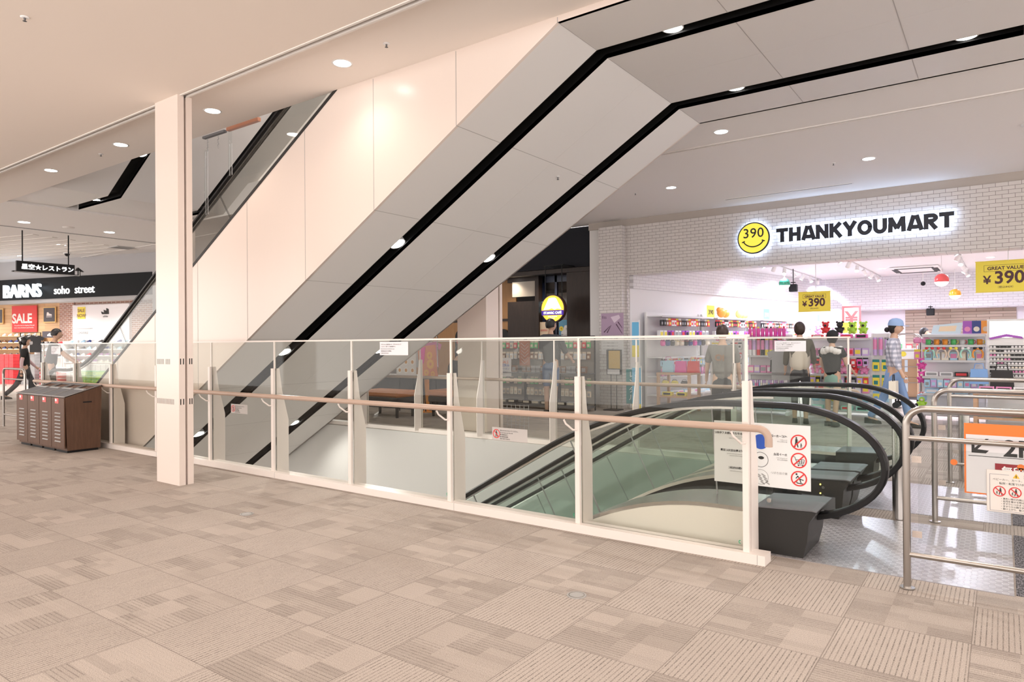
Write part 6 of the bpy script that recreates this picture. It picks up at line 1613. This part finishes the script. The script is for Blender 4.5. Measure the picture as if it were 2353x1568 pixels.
m = MB(); m.tube([(-8.85, 9.44, .66), (-8.85, 9.5, 0)], .012, 6); m.tube([(-8.55, 9.44, .66), (-8.55, 9.5, 0)], .012, 6); obj('leg', m, 'black', t)
t = thing('menu_board', 'white menu board with plates of food left of the dessert poster', 'poster board', (-9.3, 9.5, 0))
m = MB(); m.box(-9.62, -9.10, 9.5, 9.515, .66, 1.10); obj('board', m, 'sign_pale', t)
for i in range(3):
    for k in range(2):
        m = MB(); m.disc((-9.53+.17*i, 9.498, .95-.16*k), .055, (0,-1,0), 16); m.k = 1; m.disc((-9.53+.17*i, 9.497, .95-.16*k), .035, (0,-1,0), 12); obj('plate_picture', m, ['white', mat('food', (.60, .28, .06), .5)], t)
m = MB(); m.tube([(-9.55, 9.51, .66), (-9.55, 9.51, 0)], .012, 6); m.tube([(-9.17, 9.51, .66), (-9.17, 9.51, 0)], .012, 6); obj('leg', m, 'black', t)
t = thing('roller_post', 'orange red roller post beside the menu boards', 'post', (-9.0, 9.7, 0))
m = MB(); m.cyl((-8.9, 9.58, .02), (-8.9, 9.58, .62), .05, n=16); m.cyl((-8.9, 9.58, 0), (-8.9, 9.58, .02), .14, n=20); obj('shaft', m, pm('orange'), t)
# a rail of white shirts and a table in the gap left of the benches
t = thing('clothes_rail', 'clothes rail of white shirts beyond the far railing', 'clothes rail', (-10.6, 11.0, 0))
m = MB(); m.tube([(-11.4, 11.0, 0), (-11.4, 11.0, 1.45), (-9.9, 11.0, 1.45), (-9.9, 11.0, 0)], .015, 8); obj('frame', m, 'stainless', t)
for i in range(9):
    place('tee', 'white' if i % 4 else 'pink', 'beige', (-11.2+.14*i, 11.0, 1.40), RAD(70), 'white shirt on the clothes rail beyond the far railing' if i % 4 else 'pink shirt on the clothes rail beyond the far railing', 'shirts on the clothes rail')
# ------------------------------------------------------------ hanging direction sign at far left
t = thing('hanging_sign', 'black hanging sign with white Japanese lettering and an arrow bar below', 'sign', (-16.55, 6.0, 3.0))
m = MB(); m.box(-16.58, -16.52, 5.47, 6.555, 2.87, 3.08); obj('box', m, 'black', t)
for y in (5.58, 6.443):
    m = MB(); m.cyl((-16.55, y, 3.08), (-16.55, y, ZC), .013, n=8); obj('rod', m, 'black', t)
m = MB(); m.box(-16.585, -16.50, 5.40, 6.66, 2.845, 2.868); m.box(-16.585, -16.50, 6.63, 6.66, 2.868, 2.96)
m.prism([(6.58, 2.96), (6.74, 2.94), (6.62, 3.03)], 'x', -16.585, -16.50); obj('arrow_bar', m, 'black', t)
m = MB(); m.box(-16.499, -16.497, 5.42, 6.64, 2.848, 2.853); m.box(-16.499, -16.497, 6.633, 6.640, 2.853, 2.955); obj('arrow_outline', m, 'white', t)
text('星空★レストラン', .118, (-16.518, 5.55, 2.925), (0,1,0), mat('letter_lit', (1,1,1), .5, emit=(1, 1, 1), estr=2.2), t, ext=.001, bold=.0026, sp=1.0, xs=1.05)
# ------------------------------------------------------------ the shoe shop at far left
BR = math.atan2(.2650, .9642); B0 = Vector((-17.74, 8.864, 0))
def bthing(name, label, cat, group=None): return thing(name, label, cat, B0, BR, group)
def bstruct(name, mb, m):
    o = struct(name, mb, m); o.location = B0; o.rotation_euler = (0, 0, BR); return o
def LB(u, v, z): return (B0.x+.9642*u-.2650*v, B0.y+.2650*u+.9642*v, z)
f = MB(); f.box(-16, .0, 0, .25, 2.62, 3.205); bstruct('wall_shoe_fascia', f, 'fascia_black')
f = MB(); f.box(-16, .3, .05, .3, 3.205, ZC); f.box(-16, .0, .02, .3, 2.52, 2.62); f.box(0, .35, -.02, .4, 0, 3.3); bstruct('wall_shoe_front', f, mat('front_grey', (.42, .41, .42), .6))
f = MB(); f.box(-18, .4, .3, 5.3, 2.95, 3.0); bstruct('ceiling_shoe_shop', f, 'store_paint')
f = MB(); f.box(-18, .4, .25, 5.3, -.05, .004); bstruct('floor_shoe_shop', f, mat('shop_floor', (.48, .42, .38), .35))
f = MB(); f.box(-18, -10.2, 5.0, 5.1, 0, 2.95); bstruct('wall_shoe_timber', f, 'timber_wall')
f = MB(); f.box(-10.2, -9.45, 4.95, 5.1, 0, 2.95); f.box(-9.45, 0.2, 5.0, 5.1, 2.80, 2.95); f.box(-6.6, .2, 5.0, 5.1, 0, 2.95); bstruct('wall_shoe_brick', f, 'red_brick')
f = MB(); f.box(-9.45, -6.6, 4.9, 5.0, 0, 2.82); bstruct('wall_shoe_white', f, 'store_paint')
f = MB(); f.box(.1, .2, .3, 5, 0, 2.95); bstruct('wall_shoe_side', f, 'store_paint')
t = bthing('shop_sign', 'glowing white shop name letters on the black fascia at far left', 'sign')
o = text('BARNS', .52, (-5.62, -.05, 2.685), (1,0,0), mat('letter_glow', (1,1,1), .5, emit=(.80, .92, 1), estr=1.0), None, ext=.03, bold=.004, xs=.98, name='bold_letters'); o.parent = t
mat('letter_white', (1,1,1), .5, emit=(1, 1, 1), estr=1.2)
for u, q in ((-3.60, 'soho'), (-2.80, 'street')):
    o = text(q, .315, (u, -.02, 2.735), (1,0,0), 'letter_white', None, ext=.01, xs=.98, name='thin_letters'); o.parent = t
for u in (-5.2, -4.3): light('sign_halo', 'POINT', LB(u, -.12, 2.9), 4, (.6, .8, 1), .05)
for u in (-14, -11.5, -9, -6.5, -4, -1.6):
    for v in (1.2, 3.6):
        tt = downlight(*LB(u, v, 2.95), 230, (1, .95, .90), .08, 'downlight in the ceiling of the shoe shop', 'lamp', 150, 'downlights in the shoe shop ceiling')
t = bthing('sale_banner', 'red SALE banner on the timber wall of the shoe shop', 'banner')
m = MB(); m.box(-12.82, -11.42, 4.94, 4.96, 1.86, 2.88); obj('cloth', m, mat('sale_red', (.70, .03, .03), .5), t, world=False)
o = text('SALE', .50, (-12.80, 4.935, 2.22), (1,0,0), 'white', None, ext=.001, bold=.016, xs=1.06); o.parent = t
for i, s in enumerate(('The perfect time for shopping of the year', 'better choice find best in your favorites')):
    o = text(s, .068, (-12.68, 4.935, 2.10-.09*i), (1,0,0), 'white', None, ext=.001); o.parent = t
for u0, u1, l, s in ((-14.3, -13.32, 'framed dark sneaker poster cut by the left edge of the picture', 0), (-11.06, -10.39, 'framed dark sneaker poster right of the SALE banner', 1)):
    t = bthing('framed_poster', l, 'poster', 'framed sneaker posters')
    m = MB(); m.box(u0, u1, 4.93, 4.96, 2.20, 2.80); obj('frame', m, mat('frame_gold', (.75, .50, .18), .4), t, world=False)
    m = MB(); m.box(u0+.04, u1-.04, 4.922, 4.93, 2.24, 2.76); obj('print', m, mat('print_slate', (.06, .055, .07), .5), t, world=False)
    m = MB(); c = (u0+u1)/2; flat(m, [(c-.14, 2.46), (c+.16, 2.46), (c+.14, 2.52), (c+.02, 2.54), (c-.04, 2.60), (c-.12, 2.59)], 4.921); m.box(c-.15, c+.16, 4.919, 4.921, 2.41, 2.43); obj('shoe_motif', m, 'white', t, world=False)
t = bthing('sale_poster', 'yellow SALE poster on the white shoe shop wall', 'poster')
m = MB(); m.box(-9.16, -8.78, 4.88, 4.9, 2.31, 2.75); obj('sheet', m, 'banner_yellow', t, world=False)
for i, s in enumerate(('SALE', 'NOW')): o = text(s, .17, (-8.97, 4.876, 2.56-.19*i), (1,0,0), 'goods_brown', None, ext=.001, bold=.004, align='CENTER'); o.parent = t
t = bthing('wall_emblem', 'black three-stripe emblem on the white shoe shop wall', 'emblem')
m = MB()
for i in range(3): m.prism([(-7.93+.12*i, 2.46), (-7.83+.12*i, 2.46), (-7.86+.12*i+.02, 2.52+.06*i), (-7.93+.12*i-.04+.01*i, 2.56+.06*i)], 'y', 4.885, 4.9)
obj('stripes', m, 'ink', t, world=False)
o = text('adidas', .10, (-7.75, 4.885, 2.35), (1,0,0), 'ink', None, ext=.001, align='CENTER'); o.parent = t
t = bthing('shop_card', 'dark rectangular card with white leaping animal above the shoes', 'card')
m = MB(); m.box(-10.43, -9.64, 4.45, 4.47, 1.62, 1.86); obj('card', m, 'print_slate', t, world=False)
m = MB(); flat(m, [(-10.17, 1.68), (-9.95, 1.67), (-9.87, 1.73), (-9.83, 1.82), (-9.93, 1.78), (-10.05, 1.79), (-10.16, 1.73)], 4.449); obj('emblem', m, 'white', t, world=False)
t = bthing('shop_card', 'white card with a sportswear name above the shoes', 'card')
m = MB(); m.box(-8.78, -7.92, 4.45, 4.47, 1.62, 1.92); obj('card', m, 'white', t, world=False)
m = MB(); m.box(-8.85, -7.85, 4.44, 4.47, 1.92, 1.95); obj('edge', m, 'grey', t, world=False)
o = text('CONVERSE', .12, (-8.35, 4.447, 1.74), (1,0,0), 'ink', None, ext=.001, align='CENTER'); o.parent = t
# shoe shelves
def shoe_shelf(u0, u1, v, zs, label, m_='white', backing=None, depth=.3):
    t = bthing('shoe_shelf', label, 'shelf', 'shoe shelves')
    for z in zs:
        m = MB(); m.box(u0, u1, v-depth, v, z-.02, z); obj('shelf', m, m_, t, world=False)
    m = MB(); m.box(u0, u1, v-.02, v, 0, max(zs)+.1); obj('back_panel', m, backing or m_, t, world=False)
    for u in (u0, u1):
        m = MB(); m.box(u-.015, u+.015, v-depth, v, 0, max(zs)+.02); obj('side', m, m_, t, world=False)
    return t
def shoes(u0, u1, v, z, n, cols, where, a=RAD(75)):
    for i in range(n):
        u = u0+(u1-u0)*(i+.5)/n; c = cols[(i*7+i*i+int(z*10)) % len(cols)]
        place('shoe', c, 'white' if c != 'white' else 'cream', LB(u, v, z), BR+a, c+' shoe '+where, 'shoe '+where, 1.0)
shoe_shelf(-14.6, -11.0, 4.9, (.25, .95, 1.2, 1.45, 1.7), 'timber shoe shelf below the SALE banner', 'timber_wall')
for z in (.95, 1.2, 1.45, 1.7): shoes(-14.5, -11.1, 4.75, z, 10, ('black', 'white', 'navy', 'grey', 'brown', 'white'), 'on the timber shelf below the SALE banner')
shoe_shelf(-10.9, -9.5, 4.8, (.3, .9, 1.15, 1.38), 'white shoe shelf below the dark card')
for z in (.9, 1.15, 1.38): shoes(-10.8, -9.6, 4.62, z, 5, ('white', 'grey', 'red', 'black', 'white'), 'on the white shelf below the dark card')
shoe_shelf(-9.4, -4.4, 4.8, (.3, .72, .95, 1.18, 1.42), 'long white shoe shelf along the white wall')
for z in (.72, .95, 1.18, 1.42): shoes(-9.3, -4.5, 4.62, z, 16, ('white', 'silver', 'black', 'red', 'white', 'sky', 'purple', 'white', 'navy'), 'on the long white shelf')
shoe_shelf(-4.2, -.3, 3.2, (.3, .62, .9, 1.18), 'white shoe shelf beside the escalator handrail')
for z in (.62, .9, 1.18): shoes(-4.1, -.4, 3.05, z, 13, ('white', 'sky', 'white', 'mint', 'red', 'black', 'white'), 'on the shelf beside the escalator handrail')
# stacks of shoe boxes
def stack(u0, v, nu, nz, a, b, where, z0=0.0):
    for i in range(nu):
        for k in range(nz):
            p = LB(u0+.23*i, v, z0+.115*k)
            place('shoebox', a, b, p, BR, '%s shoe box in the %s' % (a, where), 'shoe boxes in the '+where, 1.05)
stack(-10.6, 3.0, 5, 9, 'red', 'red', 'red stack left of the walking woman')
stack(-9.15, 3.05, 3, 9, 'grey', 'grey', 'grey stack behind the walking woman')
stack(-8.3, 3.1, 4, 5, 'red', 'white', 'red and white stack beside the railing end')
stack(-7.3, 3.3, 12, 6, 'silver', 'silver', 'pale grey stack under the long white shelf')
stack(-4.5, 1.5, 4, 4, 'lime', 'green', 'bright green stack by the escalator handrail', .1)
m = MB(); m.box(-4.65, -3.6, 1.3, 1.75, 0, .1); o = solo('pallet', m, 'grey_light', 'low grey base under the bright green shoe boxes', 'base'); o.location = B0; o.rotation_euler = (0,0,BR)
for i, (c, u) in enumerate((('black', -9.05), ('white', -8.95), ('black', -8.85), ('black', -8.75), ('white', -8.65), ('black', -8.55))):
    place('tee', c, 'black', LB(u, 2.9, 1.72), BR+RAD(60), c+' patterned shirt on the rail behind the walking woman', 'patterned shirts behind the walking woman')
t = bthing('clothes_rail', 'black clothes rail of patterned shirts behind the walking woman', 'clothes rail')
m = MB(); m.tube([(-9.3, 2.9, 0), (-9.3, 2.9, 1.77), (-8.3, 2.9, 1.77), (-8.3, 2.9, 0)], .015, 8); obj('frame', m, 'black', t, world=False)
# ceiling seam lines, diffuser and slats by the shoe shop
m = MB(); m.box(-16.21, -16.18, 3.45, 8.9, ZC-.012, ZC+.001); struct('trim_6', m, 'grey')
f = MB()
for i in range(7): f.box(-9, .0, -.55-.42*i, -.42-.42*i, ZC-.010, ZC-.001)
bstruct('trim_slats', f, 'paint')
t = thing('ceiling_vent', 'grey square air vent in the ceiling near the shoe shop', 'air vent', (-17.6, 8.1, ZC))
m = MB(); m.box(-17.8, -17.3, 7.8, 8.3, ZC-.01, ZC); obj('frame', m, 'grey_light', t)
for i in range(6):
    m = MB(); m.box(-17.76+.075*i, -17.72+.075*i, 7.84, 8.26, ZC-.014, ZC-.009); obj('slat', m, 'grey', t)
for x, y, l in ((-15.4, 6.0, 'round ceiling speaker between the two left downlights'),):
    t = thing('ceiling_speaker', l, 'speaker', (x, y, ZC)); m = MB(); m.lathe([(.11, 0), (.105, -.012), (.001, -.012)], (0,0,0), 24); obj('grille', m, 'paint', t, world=False)
t = thing('dome_camera', 'dark dome camera on the ceiling behind the hanging sign', 'camera', (-19.6, 7.6, ZC))
m = MB(); m.lathe([(.09, 0), (.085, -.03), (.001, -.03)], (0,0,0), 18); obj('base', m, 'white', t, world=False)
m = MB(); m.ball((0,0,-.04), .06, n=14, m=8); obj('dome', m, 'black', t, world=False)
# barrier at the head of the other escalators
barrier(-13.25, -12.36, 4.195, 'steel pipe barrier at far left beside the waste bins', .78, .20)
